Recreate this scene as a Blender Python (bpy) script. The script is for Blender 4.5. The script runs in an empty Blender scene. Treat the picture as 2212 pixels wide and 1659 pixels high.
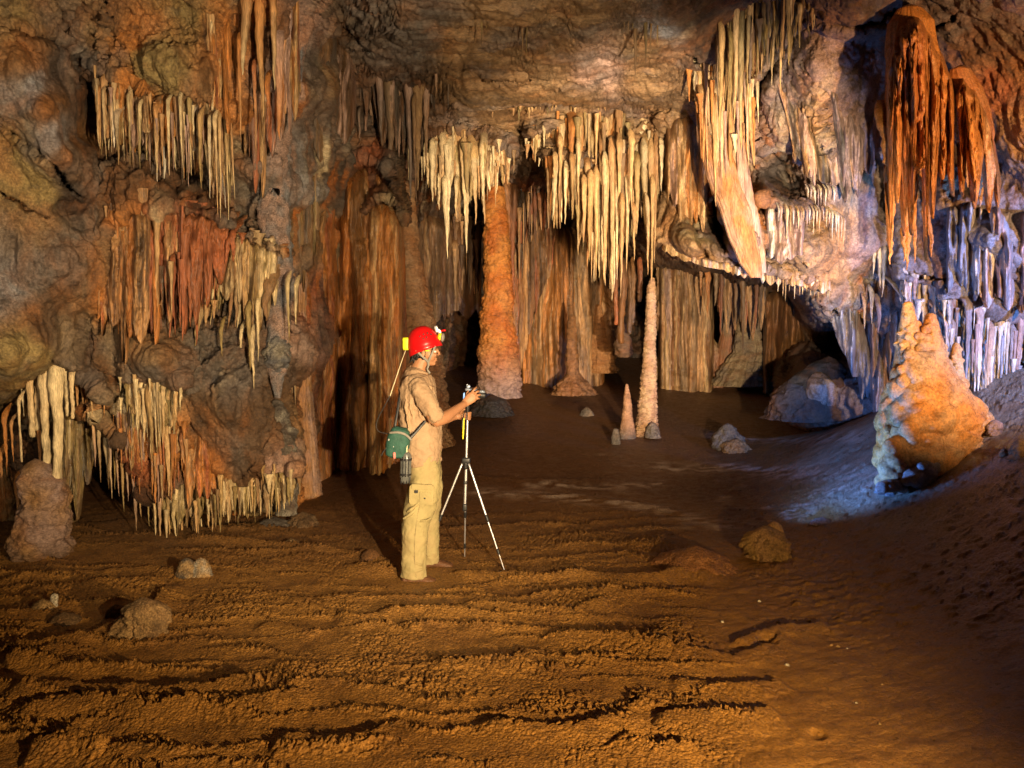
import bpy, math, random
import numpy as np
from mathutils import Vector, Matrix

# ---------------------------------------------------------------- camera
scene = bpy.context.scene
col = scene.collection
FPX, CU, CV, HZ = 1740.0, 1106.0, 829.5, 700.0      # focal length, centre and eye level in picture units
EYE = 1.84
TH = math.atan((CV - HZ) / FPX)
cam_data = bpy.data.cameras.new("camera")
cam_data.sensor_width = 36.0
cam_data.lens = FPX / 2212.0 * 36.0
cam_data.clip_start = 0.05
cam_data.clip_end = 200.0
cam = bpy.data.objects.new("camera", cam_data)
cam.location = (0, 0, EYE)
cam.rotation_euler = (math.pi / 2 - TH, 0, 0)
col.objects.link(cam)
scene.camera = cam

# ---------------------------------------------------------------- world: underground, no daylight
world = bpy.data.worlds.new("World")
scene.world = world
world.use_nodes = True
bg = world.node_tree.nodes["Background"]
bg.inputs[0].default_value = (1.0, 0.62, 0.34, 1)
bg.inputs[1].default_value = 0.007
scene.view_settings.view_transform = 'Standard'
scene.view_settings.look = 'None'
scene.view_settings.gamma = 1.0
scene.view_settings.exposure = 0.0
scene.cycles.max_bounces = 4
scene.cycles.diffuse_bounces = 2
scene.cycles.glossy_bounces = 2
scene.cycles.transmission_bounces = 2


def lamp(name, loc, power, color, radius=0.06, target=None, cone=None, blend=0.5):
    d = bpy.data.lights.new(name, 'SPOT' if cone else 'POINT')
    d.energy = power
    d.color = color
    d.shadow_soft_size = radius
    if cone:
        d.spot_size = math.radians(cone)
        d.spot_blend = blend
    o = bpy.data.objects.new(name, d)
    o.location = loc
    if target is not None:
        o.rotation_euler = (Vector(target) - Vector(loc)).to_track_quat('-Z', 'Y').to_euler()
    col.objects.link(o)
    return o


WARM = (1.0, 0.67, 0.36)
# hand-held flashes fired around the chamber, all outside the frame
lamp("flash_lamp", (1.05, 0.6, 1.6), 2000, (1.0, 0.78, 0.50), 0.03, (-1.2, 6.5, 2.3), 66, 0.7)
lamp("flash_lamp", (1.5, 0.8, 0.95), 1050, (1.0, 0.66, 0.28), 0.02, (-0.7, 4.9, -0.2), 90, 0.7)
lamp("flash_lamp", (1.7, 1.2, 1.3), 7800, (1.0, 0.80, 0.55), 0.05, (1.6, 11.5, 3.0), 39, 0.6)
lamp("flash_lamp", (4.3, 2.9, 2.0), 2000, (1.0, 0.62, 0.32), 0.06, (4.1, 8.0, 2.8), 60, 0.6)
lamp("flash_lamp", (-2.3, 1.2, 2.1), 300, (1.0, 0.84, 0.62), 0.08, (-3.4, 7.0, 2.4), 60, 0.8)
# the blue lamp laid on the floor behind the knobbly boulder, and an added blue fill outside the frame for the right wall
lamp("blue_light", (2.16, 6.85, 0.30), 330, (0.10, 0.30, 1.0), 0.05, (4.6, 8.6, 2.3), 125, 0.9)
lamp("blue_light", (5.4, 5.6, 2.2), 1000, (0.10, 0.30, 1.0), 0.05, (4.7, 8.2, 2.0), 92, 0.9)


# ---------------------------------------------------------------- projection helpers
cT, sT = math.cos(TH), math.sin(TH)


def W(u, v, Y):
    a = (u - CU) / FPX
    b = (CV - v) / FPX
    dy = cT + b * sT
    dz = -sT + b * cT
    t = Y / dy
    return np.array([a * t, Y + 0 * t, EYE + dz * t])


def Wv(u, v, Y):
    a = (u - CU) / FPX
    b = (CV - v) / FPX
    dy = cT + b * sT
    dz = -sT + b * cT
    t = Y / dy
    return np.stack([a * t, Y + 0 * t, EYE + dz * t], -1)


# ---------------------------------------------------------------- noise
_rs = np.random.RandomState(7)
_P = _rs.permutation(256)
_P = np.concatenate([_P, _P, _P])
_G = _rs.normal(size=(256, 3))
_G /= np.linalg.norm(_G, axis=1)[:, None]
_RV = _rs.rand(256, 3)


def perlin(x, y, z):
    x = np.asarray(x, float); y = np.asarray(y, float) + 0 * x; z = np.asarray(z, float) + 0 * x
    xi = np.floor(x).astype(int); yi = np.floor(y).astype(int); zi = np.floor(z).astype(int)
    xf = x - xi; yf = y - yi; zf = z - zi
    u = xf * xf * xf * (xf * (xf * 6 - 15) + 10)
    v = yf * yf * yf * (yf * (yf * 6 - 15) + 10)
    w = zf * zf * zf * (zf * (zf * 6 - 15) + 10)
    out = 0
    for i in (0, 1):
        for j in (0, 1):
            for k in (0, 1):
                h = _P[_P[_P[(xi + i) & 255] + ((yi + j) & 255)] + ((zi + k) & 255)]
                g = _G[h]
                d = g[..., 0] * (xf - i) + g[..., 1] * (yf - j) + g[..., 2] * (zf - k)
                out = out + d * (u if i else 1 - u) * (v if j else 1 - v) * (w if k else 1 - w)
    return out * 1.5


def fbm(x, y, z, o=4, gain=0.5):
    s = 0; a = 1.0
    for i in range(o):
        s = s + a * perlin(x + 17.3 * i, y, z)
        x = x * 2.03; y = y * 2.03; z = z * 2.03
        a *= gain
    return s


def cell2(x, y):
    """F1, F2 distances and a random value of the nearest cell"""
    xi = np.floor(x).astype(int); yi = np.floor(y).astype(int)
    f1 = np.full(x.shape, 9.0); f2 = np.full(x.shape, 9.0); rv = np.zeros(x.shape)
    for i in (-1, 0, 1):
        for j in (-1, 0, 1):
            h = _P[_P[(xi + i) & 255] + ((yi + j) & 255)]
            px = xi + i + _RV[h, 0]; py = yi + j + _RV[h, 1]
            d = (px - x) ** 2 + (py - y) ** 2
            n = d < f1
            f2 = np.where(n, f1, np.minimum(f2, d))
            rv = np.where(n, _RV[h, 2], rv)
            f1 = np.where(n, d, f1)
    return np.sqrt(f1), np.sqrt(f2), rv


def cell3(x, y, z):
    xi = np.floor(x).astype(int); yi = np.floor(y).astype(int); zi = np.floor(z).astype(int)
    f1 = np.full(x.shape, 9.0)
    for i in (-1, 0, 1):
        for j in (-1, 0, 1):
            for k in (-1, 0, 1):
                h = _P[_P[_P[(xi + i) & 255] + ((yi + j) & 255)] + ((zi + k) & 255)]
                d = (xi + i + _RV[h, 0] - x) ** 2 + (yi + j + _RV[h, 1] - y) ** 2 + (zi + k + _RV[h, 2] - z) ** 2
                f1 = np.minimum(f1, d)
    return np.sqrt(f1)


def sstep(a, b, x):
    t = np.clip((x - a) / (b - a), 0, 1)
    return t * t * (3 - 2 * t)


# ---------------------------------------------------------------- mesh helpers
def tag(o, label=None, cat=None, group=None, kind=None):
    if label: o["label"] = label
    if cat: o["category"] = cat
    if group: o["group"] = group
    if kind: o["kind"] = kind
    return o


def mesh_np(name, V, F, mat, C=None, parent=None, smooth=True, alpha=None):
    """V (n,3), F (m,4) quads or list of faces, C (n,3) colours"""
    me = bpy.data.meshes.new(name)
    V = np.ascontiguousarray(V, dtype=np.float32)
    if isinstance(F, np.ndarray):
        k = F.shape[1]
        me.vertices.add(len(V)); me.vertices.foreach_set("co", V.ravel())
        me.loops.add(F.size); me.loops.foreach_set("vertex_index", F.astype(np.int32).ravel())
        me.polygons.add(len(F))
        me.polygons.foreach_set("loop_start", np.arange(0, F.size, k, dtype=np.int32))
        me.update(calc_edges=True)
        me.validate()
    else:
        me.from_pydata([tuple(map(float, p)) for p in V], [], F)
        me.update()
    if smooth:
        me.polygons.foreach_set("use_smooth", np.ones(len(me.polygons), dtype=bool))
    if C is not None:
        at = me.color_attributes.new("Col", 'FLOAT_COLOR', 'POINT')
        c4 = np.ones((len(V), 4), dtype=np.float32)
        c4[:, :3] = C
        if alpha is not None: c4[:, 3] = alpha
        at.data.foreach_set("color", c4.ravel())
    me.materials.append(mat)
    o = bpy.data.objects.new(name, me)
    col.objects.link(o)
    if parent is not None:
        o.parent = parent
        o.matrix_parent_inverse = Matrix.Identity(4)
        o.matrix_parent_inverse = parent.matrix_world.inverted() if parent.type != 'EMPTY' else Matrix.Translation(-Vector(parent.location))
    return o


def grid_faces(nr, nc, wrap=False, base=0):
    i = np.arange(nr - 1)[:, None]
    j = np.arange(nc if wrap else nc - 1)[None, :]
    j2 = (j + 1) % nc
    a = i * nc + j; b = i * nc + j2; c = (i + 1) * nc + j2; d = (i + 1) * nc + j
    return base + np.stack([a + 0 * d, b, c, d], -1).reshape(-1, 4)


class Acc:
    def __init__(s): s.V = []; s.F = []; s.C = []; s.n = 0
    def add(s, V, F, C):
        s.V.append(V); s.F.append(F + s.n); s.C.append(np.broadcast_to(C, V.shape)); s.n += len(V)
    def build(s, name, mat, parent=None):
        return mesh_np(name, np.concatenate(s.V), np.concatenate(s.F), mat, np.concatenate(s.C), parent)


def empty(name, loc):
    o = bpy.data.objects.new(name, None)
    o.empty_display_size = 0.1
    o.location = loc
    col.objects.link(o)
    return o


# ---------------------------------------------------------------- materials
def nd(nt, t, loc=None, **kw):
    n = nt.nodes.new(t)
    for k, v in kw.items():
        setattr(n, k, v)
    return n


def rock_mat(name, stretch=(1, 1, 1), rough=0.55, var=0.55, bump=0.5, grain=1.0, spec=0.4, scale=1.0, knobs=False, base=None, base2=None, stain=(0.30, 0.13, 0.045), stainamt=0.35, wet=0.0):
    m = bpy.data.materials.new(name)
    m.use_nodes = True
    nt = m.node_tree; L = nt.links
    b = nt.nodes["Principled BSDF"]
    geo = nd(nt, 'ShaderNodeNewGeometry')
    mp = nd(nt, 'ShaderNodeMapping')
    mp.inputs['Scale'].default_value = stretch
    L.new(geo.outputs['Position'], mp.inputs['Vector'])
    at = nd(nt, 'ShaderNodeVertexColor', layer_name="Col")

    def noise(sc, det, rgh=0.6, dist=0.0, src=mp):
        n = nd(nt, 'ShaderNodeTexNoise')
        n.inputs['Scale'].default_value = sc * scale
        n.inputs['Detail'].default_value = det
        n.inputs['Roughness'].default_value = rgh
        n.inputs['Distortion'].default_value = dist
        L.new(src.outputs[0], n.inputs['Vector'])
        return n

    def ramp(src, p0, c0, p1, c1):
        r = nd(nt, 'ShaderNodeMapRange')
        r.inputs['From Min'].default_value = p0; r.inputs['From Max'].default_value = p1
        r.inputs['To Min'].default_value = c0; r.inputs['To Max'].default_value = c1
        L.new(src, r.inputs['Value'])
        return r.outputs[0]

    def mix(mode, fac, a, bcol):
        x = nd(nt, 'ShaderNodeMix', data_type='RGBA', blend_type=mode)
        if isinstance(fac, float): x.inputs[0].default_value = fac
        else: L.new(fac, x.inputs[0])
        if isinstance(a, tuple): x.inputs[6].default_value = a
        else: L.new(a, x.inputs[6])
        if isinstance(bcol, tuple): x.inputs[7].default_value = bcol
        else: L.new(bcol, x.inputs[7])
        return x.outputs[2]

    n1 = noise(2.2, 8, 0.65, 0.6)
    n2 = noise(9.0, 8, 0.7, 0.3)
    n3 = noise(55.0, 4, 0.7)
    src = at.outputs[0]
    if base:
        n0 = noise(3.0, 5, 0.6)
        src = mix('MIX', ramp(n0.outputs[0], 0.4, 0.0, 0.6, 1.0), tuple(base) + (1,), tuple(base2) + (1,))
    c = mix('MIX', ramp(n1.outputs[0], 0.48, 0.0, 0.66, stainamt), src, tuple(stain) + (1,))
    c = mix('MIX', ramp(n2.outputs[0], 0.52, 0.0, 0.30, var), c, (0.055, 0.035, 0.022, 1))
    c = mix('MULTIPLY', 1.0, c, _gray(nt, L, ramp(n3.outputs[0], 0.3, 1 - 0.45 * grain, 0.7, 1 + 0.35 * grain)))
    gm = nd(nt, 'ShaderNodeGamma'); gm.inputs[1].default_value = 1.22; L.new(c, gm.inputs[0]); c = mix('MULTIPLY', 1.0, gm.outputs[0], (1.12, 1.10, 1.10, 1))
    L.new(c, b.inputs['Base Color'])
    b.inputs['Roughness'].default_value = rough
    L.new(ramp(n2.outputs[0], 0.35, rough - 0.12 - wet, 0.65, min(1, rough + 0.15)), b.inputs['Roughness'])
    b.inputs['Specular IOR Level'].default_value = spec
    # bump
    n4 = noise(22.0, 9, 0.72, 0.2)
    bp = nd(nt, 'ShaderNodeBump')
    bp.inputs['Strength'].default_value = min(1.0, bump)
    bp.inputs['Distance'].default_value = 0.05
    L.new(n4.outputs[0], bp.inputs['Height'])
    bp2 = nd(nt, 'ShaderNodeBump')
    bp2.inputs['Strength'].default_value = min(1.0, bump * 0.8)
    bp2.inputs['Distance'].default_value = 0.02
    n5 = noise(90.0, 5, 0.7)
    L.new(n5.outputs[0], bp2.inputs['Height'])
    L.new(bp.outputs[0], bp2.inputs['Normal'])
    last = bp2
    if knobs:
        vo = nd(nt, 'ShaderNodeTexVoronoi'); vo.inputs['Scale'].default_value = 75.0
        L.new(geo.outputs['Position'], vo.inputs['Vector'])
        bp3 = nd(nt, 'ShaderNodeBump', invert=True); bp3.inputs['Distance'].default_value = 0.007
        L.new(at.outputs['Alpha'], bp3.inputs['Strength'])
        L.new(vo.outputs['Distance'], bp3.inputs['Height']); L.new(bp2.outputs[0], bp3.inputs['Normal'])
        last = bp3
        iv = nd(nt, 'ShaderNodeMath', operation='SUBTRACT'); iv.inputs[0].default_value = 1.0; L.new(at.outputs['Alpha'], iv.inputs[1])
        mm = nd(nt, 'ShaderNodeMapRange'); mm.inputs['To Min'].default_value = rough; mm.inputs['To Max'].default_value = 0.34
        L.new(iv.outputs[0], mm.inputs['Value'])
        ad = nd(nt, 'ShaderNodeMath', operation='ADD'); L.new(mm.outputs[0], ad.inputs[0]); L.new(ramp(n2.outputs[0], 0.35, -0.10, 0.62, 0.25), ad.inputs[1])
        L.new(ad.outputs[0], b.inputs['Roughness'])
    L.new(last.outputs[0], b.inputs['Normal'])
    return m


def _gray(nt, L, val):
    cb = nt.nodes.new('ShaderNodeCombineColor')
    for i in range(3): L.new(val, cb.inputs[i])
    return cb.outputs[0]


def plain(name, color, rough=0.5, metal=0.0, spec=0.5, bump=0.0, bscale=60.0, var=0.15, emit=None, coat=0.0, dirt=None):
    m = bpy.data.materials.new(name)
    m.use_nodes = True
    nt = m.node_tree; L = nt.links
    b = nt.nodes["Principled BSDF"]
    tc = nd(nt, 'ShaderNodeTexCoord')
    n = nd(nt, 'ShaderNodeTexNoise')
    n.inputs['Scale'].default_value = bscale * 0.25; n.inputs['Detail'].default_value = 6
    L.new(tc.outputs['Object'], n.inputs['Vector'])
    r = nd(nt, 'ShaderNodeMapRange')
    r.inputs['From Min'].default_value = 0.3; r.inputs['From Max'].default_value = 0.7
    r.inputs['To Min'].default_value = 1 - var; r.inputs['To Max'].default_value = 1 + var
    L.new(n.outputs[0], r.inputs['Value'])
    x = nd(nt, 'ShaderNodeMix', data_type='RGBA', blend_type='MULTIPLY')
    x.inputs[0].default_value = 1.0
    x.inputs[6].default_value = tuple(color) + (1,)
    L.new(_gray(nt, L, r.outputs[0]), x.inputs[7])
    outc = x.outputs[2]
    if dirt:
        n7 = nd(nt, 'ShaderNodeTexNoise'); n7.inputs['Scale'].default_value = 5.0; n7.inputs['Detail'].default_value = 7; n7.inputs['Roughness'].default_value = .7
        L.new(tc.outputs['Object'], n7.inputs['Vector'])
        r7 = nd(nt, 'ShaderNodeMapRange')
        r7.inputs['From Min'].default_value = 0.46; r7.inputs['From Max'].default_value = 0.72; r7.inputs['To Max'].default_value = 0.9
        L.new(n7.outputs[0], r7.inputs['Value'])
        x7 = nd(nt, 'ShaderNodeMix', data_type='RGBA')
        L.new(r7.outputs[0], x7.inputs[0]); L.new(outc, x7.inputs[6]); x7.inputs[7].default_value = tuple(dirt) + (1,)
        outc = x7.outputs[2]
    L.new(outc, b.inputs['Base Color'])
    b.inputs['Roughness'].default_value = rough
    b.inputs['Metallic'].default_value = metal
    b.inputs['Specular IOR Level'].default_value = spec
    b.inputs['Coat Weight'].default_value = coat
    if bump:
        n2 = nd(nt, 'ShaderNodeTexNoise')
        n2.inputs['Scale'].default_value = bscale; n2.inputs['Detail'].default_value = 5
        L.new(tc.outputs['Object'], n2.inputs['Vector'])
        bp = nd(nt, 'ShaderNodeBump'); bp.inputs['Strength'].default_value = bump
        bp.inputs['Distance'].default_value = 0.02
        L.new(n2.outputs[0], bp.inputs['Height']); L.new(bp.outputs[0], b.inputs['Normal'])
    return m


M_ROCK = rock_mat("limestone", bump=0.75, var=0.75, stainamt=0.45)
M_CEIL = rock_mat("ceiling_limestone", stretch=(0.5, 0.5, 1.6), bump=0.55, var=0.6, stainamt=0.3)
M_FLOW = rock_mat("flowstone", stretch=(1.0, 1.0, 0.10), bump=0.6, var=0.55, rough=0.42, wet=0.1, stainamt=0.55, scale=1.6, spec=0.5)
M_DRIP = rock_mat("dripstone", stretch=(1.0, 1.0, 0.14), bump=0.5, var=0.5, rough=0.45, stainamt=0.45, scale=2.0, stain=(0.36, 0.17, 0.06))
M_LUMP = rock_mat("calcite_cascade", bump=0.45, var=0.35, rough=0.38, stainamt=0.35, wet=0.1, stain=(0.5, 0.20, 0.05))
M_TIER = rock_mat("ringed_calcite", stretch=(0.8, 0.8, 1.5), bump=0.65, var=0.6, rough=0.5, scale=1.5, stainamt=0.5)
M_CORAL = rock_mat("cave_coral", bump=0.9, var=0.7, rough=0.6, scale=1.6, grain=1.3, stainamt=0.25)
M_MUD = rock_mat("wet_mud_floor", knobs=True, bump=0.55, var=0.5, rough=0.5, stainamt=0.4, spec=0.5, scale=1.3, wet=0.12, stain=(0.16, 0.07, 0.02))

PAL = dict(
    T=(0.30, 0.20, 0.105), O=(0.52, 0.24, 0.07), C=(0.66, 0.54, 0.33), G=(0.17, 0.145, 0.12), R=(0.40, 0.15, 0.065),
    P=(0.46, 0.33, 0.27), B=(0.14, 0.085, 0.045), D=(0.06, 0.042, 0.03), Y=(0.34, 0.26, 0.115), W=(0.72, 0.66, 0.54),  # D: near-black for cavities, their shade put into the rock colour
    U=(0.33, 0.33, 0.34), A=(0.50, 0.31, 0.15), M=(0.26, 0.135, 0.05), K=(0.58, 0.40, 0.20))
for _k in PAL: PAL[_k] = np.array(PAL[_k])
# ================================================================ FLOOR
def smax(x, k=0.25):
    return k * np.logaddexp(0, x / k)


def floor_base(x, y):
    x = np.asarray(x, float); y = np.asarray(y, float)
    z = 0.1 * smax(y - 7.8, 0.35)
    fade = 1 - sstep(8.8, 11.5, y)
    bank = 0.50 * smax(x - (1.75 + 0.13 * y), 0.22) * fade
    z = z + np.minimum(bank, 1.15) * (0.75 + 0.05 * np.clip(y, 0, 8))
    z = z + 0.10 * sstep(-1.5, -5, x) * sstep(8, 4, y) * 0
    return z


def on_floor(u, v):
    """world point where the sight line through (u, v) meets the floor"""
    Y = np.linspace(2.0, 24, 2200)
    p = Wv(u + 0 * Y, v + 0 * Y, Y)
    d = p[:, 2] - floor_base(p[:, 0], p[:, 1])
    i = int(np.argmax(d < 0)) if (d < 0).any() else len(Y) - 1
    return p[i]


def seg_sdist(x, y, pts):
    """distance to a world polyline and signed side (positive = farther from the camera)"""
    best = np.full(x.shape, 1e9); sd = np.zeros(x.shape); par = np.zeros(x.shape)
    n = len(pts)
    for i in range(n - 1):
        ax, ay = pts[i]; bx, by = pts[i + 1]
        dx, dy = bx - ax, by - ay
        l2 = dx * dx + dy * dy
        t = np.clip(((x - ax) * dx + (y - ay) * dy) / l2, 0, 1)
        px = ax + t * dx; py = ay + t * dy
        d = np.hypot(x - px, y - py)
        s = np.sign(dx * (y - ay) - dy * (x - ax))
        n_ = d < best
        best = np.where(n_, d, best); sd = np.where(n_, s * d, sd); par = np.where(n_, (i + t) / (n - 1), par)
    return sd, par


# rimstone lips on the floor, (u, v) of each crest and its height in metres
RIMS = [
    ([(400, 1160), (470, 1172), (600, 1180), (700, 1192), (800, 1205), (860, 1232)], 0.075),
    ([(720, 1222), (830, 1236), (960, 1240), (1100, 1246), (1250, 1252), (1400, 1258), (1480, 1246), (1590, 1244)], 0.075),
    ([(720, 1338), (790, 1340), (860, 1325), (960, 1325), (1120, 1342)], 0.06),
    ([(1000, 1300), (1100, 1318), (1240, 1326), (1320, 1300)], 0.04),
    ([(930, 1435), (1060, 1440), (1120, 1430), (1140, 1400)], 0.045),
    ([(0, 1402), (90, 1404), (170, 1392), (230, 1365), (330, 1320), (370, 1260)], 0.075),
    ([(0, 1445), (60, 1430), (130, 1412)], 0.05),
    ([(0, 1500), (140, 1487), (330, 1500), (480, 1490), (600, 1475)], 0.06),
    ([(0, 1546), (150, 1530), (330, 1535), (420, 1525), (560, 1525), (700, 1500)], 0.06),
    ([(60, 1620), (160, 1606), (250, 1610)], 0.07),
    ([(590, 1600), (700, 1610), (800, 1600), (840, 1580)], 0.06),
    ([(1040, 1560), (1120, 1585), (1240, 1590), (1340, 1570), (1390, 1555)], 0.06),
    ([(1340, 1600), (1420, 1640), (1500, 1620)], 0.05),
    ([(1400, 1400), (1500, 1415), (1580, 1424), (1640, 1410), (1700, 1378)], 0.045),
    ([(1580, 1396), (1640, 1372), (1720, 1362), (1790, 1350)], 0.05),
    ([(1180, 1370), (1260, 1385), (1380, 1390), (1450, 1378)], 0.045),
    ([(0, 1252), (130, 1248), (160, 1238), (330, 1230), (470, 1245)], 0.045),
    ([(40, 1285), (120, 1275), (220, 1262), (370, 1256)], 0.035),
    ([(1010, 1028), (1180, 1040), (1330, 1036)], 0.05),
    ([(1060, 1068), (1250, 1072), (1400, 1095), (1500, 1120)], 0.04),
    ([(1440, 1478), (1600, 1492), (1700, 1478)], 0.045),
    ([(1400, 1555), (1560, 1558), (1690, 1545)], 0.06),
    ([(620, 1300), (700, 1296), (790, 1280)], 0.03),
    ([(560, 1350), (640, 1358), (700, 1370)], 0.035),
]


def floor_detail(x, y):
    # where the small gours grow: left of the mud bank, near part
    e = x - (0.95 + 0.17 * (y - 3.3)) + 0.25 * perlin(x * 1.3, y * 1.3, 3.1)
    mk = sstep(0.15, -0.25, e) * sstep(8.3, 7.0, y)
    x2 = x + 0.05 * perlin(x * 5, y * 5, 0) + 0.02 * perlin(x * 17, y * 17, 2)
    y2 = y + 0.06 * perlin(x * 4, y * 5, 7) + 0.02 * perlin(x * 19, y * 19, 5)
    f1, f2, rv = cell2(x2 * 36, y2 * 36)
    lump = np.clip(1 - f1 * f1 * 1.6, 0, 1)
    g1, g2, rw = cell2(x2 * 80 + 9, y2 * 80)
    small = np.clip(1 - g1 * g1 * 1.6, 0, 1)
    # saw-tooth terraces: climb gently away from the viewer then drop
    p = y2 * 2.6 + 1.1 * fbm(x * 0.45, y * 0.8, 1.7, 3) + 0.14 * (f1 - 0.5)
    k = np.floor(p); fr = p - k
    A = 0.034 * np.clip(0.35 + 1.5 * perlin(x * 0.9 + k * 7.7, k * 3.1, 0.4), 0, 1.0)
    z = A * fr ** 5
    p = y2 * 6.5 + 0.35 * x + 1.2 * fbm(x * 0.9 + 31, y * 1.3, 5.7, 3) + 0.34 * (f1 - 0.5)
    k = np.floor(p); fr = p - k
    A = 0.026 * np.clip(0.25 + 1.6 * perlin(x * 1.9 + k * 5.3, k * 2.7, 8.4), 0, 1.0)
    z = z + A * fr ** 4.5
    rough = np.clip(0.45 + 1.6 * fbm(x * 1.1, y * 1.7, 12.2, 3), 0.04, 1.15)
    z = z + rough * (0.020 * lump + 0.006 * small)
    z = z * mk
    z = z + (0.016 * fbm(x * 0.8, y * 0.8, 4.4, 4) + 0.004 * fbm(x * 7, y * 7, 1.1, 3))
    # streaky mud of the bank and of the far floor
    z = z + (1 - mk) * (0.010 * np.abs(fbm(x * 2.0 + 0.7 * y, y * 6 - 2.0 * x, 9.1, 3)) + 0.006 * lump * np.clip(perlin(x * 1.1, y * 1.1, 21) * 2, 0, 1))
    sc = sstep(0.1, 0.7, x - (0.95 + 0.17 * (y - 3.3)) + .3 * perlin(x * 1.7, y * 1.7, 31)) * sstep(4.0, 5.0, y + .5 * perlin(x, y, 8)) * sstep(9.0, 8.0, y)
    f3, _, rv3 = cell2(x2 * 15 + 3, y2 * 21)
    z = z + sc * (0.014 * np.clip(1 - f3 * f3 * 2.2, 0, 1) * (rv3 > .75) + 0.005 * lump + 0.006 * (1 - 2 * np.abs(fbm(x * 4 + y, y * 7 - 2 * x, 3.3, 4))))
    for pts, a in RIMS:
        w = [on_floor(u, v)[:2] for u, v in pts]
        x0 = min(q[0] for q in w) - .5; x1 = max(q[0] for q in w) + .5
        y0 = min(q[1] for q in w) - .8; y1 = max(q[1] for q in w) + .5
        m = (x > x0) & (x < x1) & (y > y0) & (y < y1)
        if not m.any(): continue
        xm = x[m]; ym = y[m]
        s, par = seg_sdist(xm, ym + 0.04 * perlin(xm * 6, ym * 2, 3), w)
        s = s + 0.022 * (f1[m] - 0.5) * 2
        end = sstep(0, 0.10, par) * sstep(1, 0.90, par)
        pr = np.where(s < 0, sstep(-0.25, 0.0, s) ** 2.0, sstep(0.035, 0.0, s))
        back = -0.15 * sstep(0.0, 0.03, s) * sstep(0.45, 0.05, s)
        z[m] += 0.6 * a * end * (pr + back)
    # a few knocked holes in the bank
    for (u, v, r, dpt) in ((1765, 1590, .035, .02), (1660, 1390, .06, .025)):
        c = on_floor(u, v)
        d = np.hypot(x - c[0], (y - c[1]) * 0.8) / r
        z -= dpt * np.exp(-d ** 4)
    # trodden flat under the feet and the tripod
    for fx, fy, rr in FLAT:
        d = np.hypot(x - fx, y - fy) / rr
        z = z * sstep(0.6, 1.5, d) + 0 * z
    return z, mk, lump


FLAT = [(-0.70, 5.68, .22), (-0.62, 5.72, .2), (-0.62, 6.04, .18), (-0.50, 6.04, .18), (-0.70, 5.97, .08), (-0.05, 5.93, .08), (-0.37, 6.30, .08)]


def build_floor():
    us = np.concatenate([np.linspace(-1400, -60, 60, endpoint=False), np.arange(-60, 2280, 1.7), np.linspace(2280, 3600, 60)])
    vf = np.concatenate([np.linspace(812, 900, 40, endpoint=False), np.arange(900, 1690, 1.6), np.linspace(1690, 2600, 60)])
    U, Vv = np.meshgrid(us, vf)
    Y = EYE * FPX / (Vv - HZ)
    Y = np.minimum(Y, 30)
    X = (U - CU) / FPX * Y
    Z = floor_base(X, Y)
    d, mk, lump = floor_detail(X, Y)
    Z = Z + d
    V = np.stack([X, Y, Z], -1).reshape(-1, 3)
    # colours: ochre mud, greyer and paler scree on the bank, brown far floor
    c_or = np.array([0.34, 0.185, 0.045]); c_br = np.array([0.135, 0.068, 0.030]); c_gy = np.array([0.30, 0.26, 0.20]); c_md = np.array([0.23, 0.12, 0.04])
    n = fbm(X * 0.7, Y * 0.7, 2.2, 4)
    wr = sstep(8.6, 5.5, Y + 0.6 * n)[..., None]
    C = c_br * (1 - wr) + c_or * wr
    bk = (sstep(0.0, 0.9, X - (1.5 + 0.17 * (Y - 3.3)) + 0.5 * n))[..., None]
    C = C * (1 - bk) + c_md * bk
    gy = (sstep(0.05, 0.5, X - (1.75 + 0.13 * Y) + 0.3 * n) * sstep(4.6, 6.3, Y + 0.4 * n) * sstep(9.5, 8.5, Y))[..., None]
    C = C * (1 - gy) + c_gy * gy
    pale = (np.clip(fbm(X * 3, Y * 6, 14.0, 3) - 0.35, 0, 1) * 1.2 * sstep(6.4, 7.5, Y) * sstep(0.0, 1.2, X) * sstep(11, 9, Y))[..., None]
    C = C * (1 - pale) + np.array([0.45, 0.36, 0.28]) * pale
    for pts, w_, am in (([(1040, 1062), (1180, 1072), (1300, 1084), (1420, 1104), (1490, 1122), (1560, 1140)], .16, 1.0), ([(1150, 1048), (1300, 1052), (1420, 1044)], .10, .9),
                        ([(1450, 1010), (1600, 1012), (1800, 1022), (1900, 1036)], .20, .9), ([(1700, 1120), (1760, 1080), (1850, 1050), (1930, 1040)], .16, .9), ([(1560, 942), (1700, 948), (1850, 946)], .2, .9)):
        sd, _ = seg_sdist(X, Y, [on_floor(*q)[:2] for q in pts])  # bands of pale mineral, with the wet glints painted into the floor colour
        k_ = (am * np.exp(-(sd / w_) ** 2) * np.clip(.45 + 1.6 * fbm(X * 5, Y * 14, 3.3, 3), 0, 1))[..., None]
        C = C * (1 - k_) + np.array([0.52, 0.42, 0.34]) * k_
    C = C * (1 + 0.18 * (lump * mk)[..., None])
    F = grid_faces(len(vf), len(us))[:, ::-1]
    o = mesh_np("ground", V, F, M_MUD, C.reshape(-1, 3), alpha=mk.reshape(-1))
    tag(o, kind="structure")
    return o


build_floor()

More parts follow.
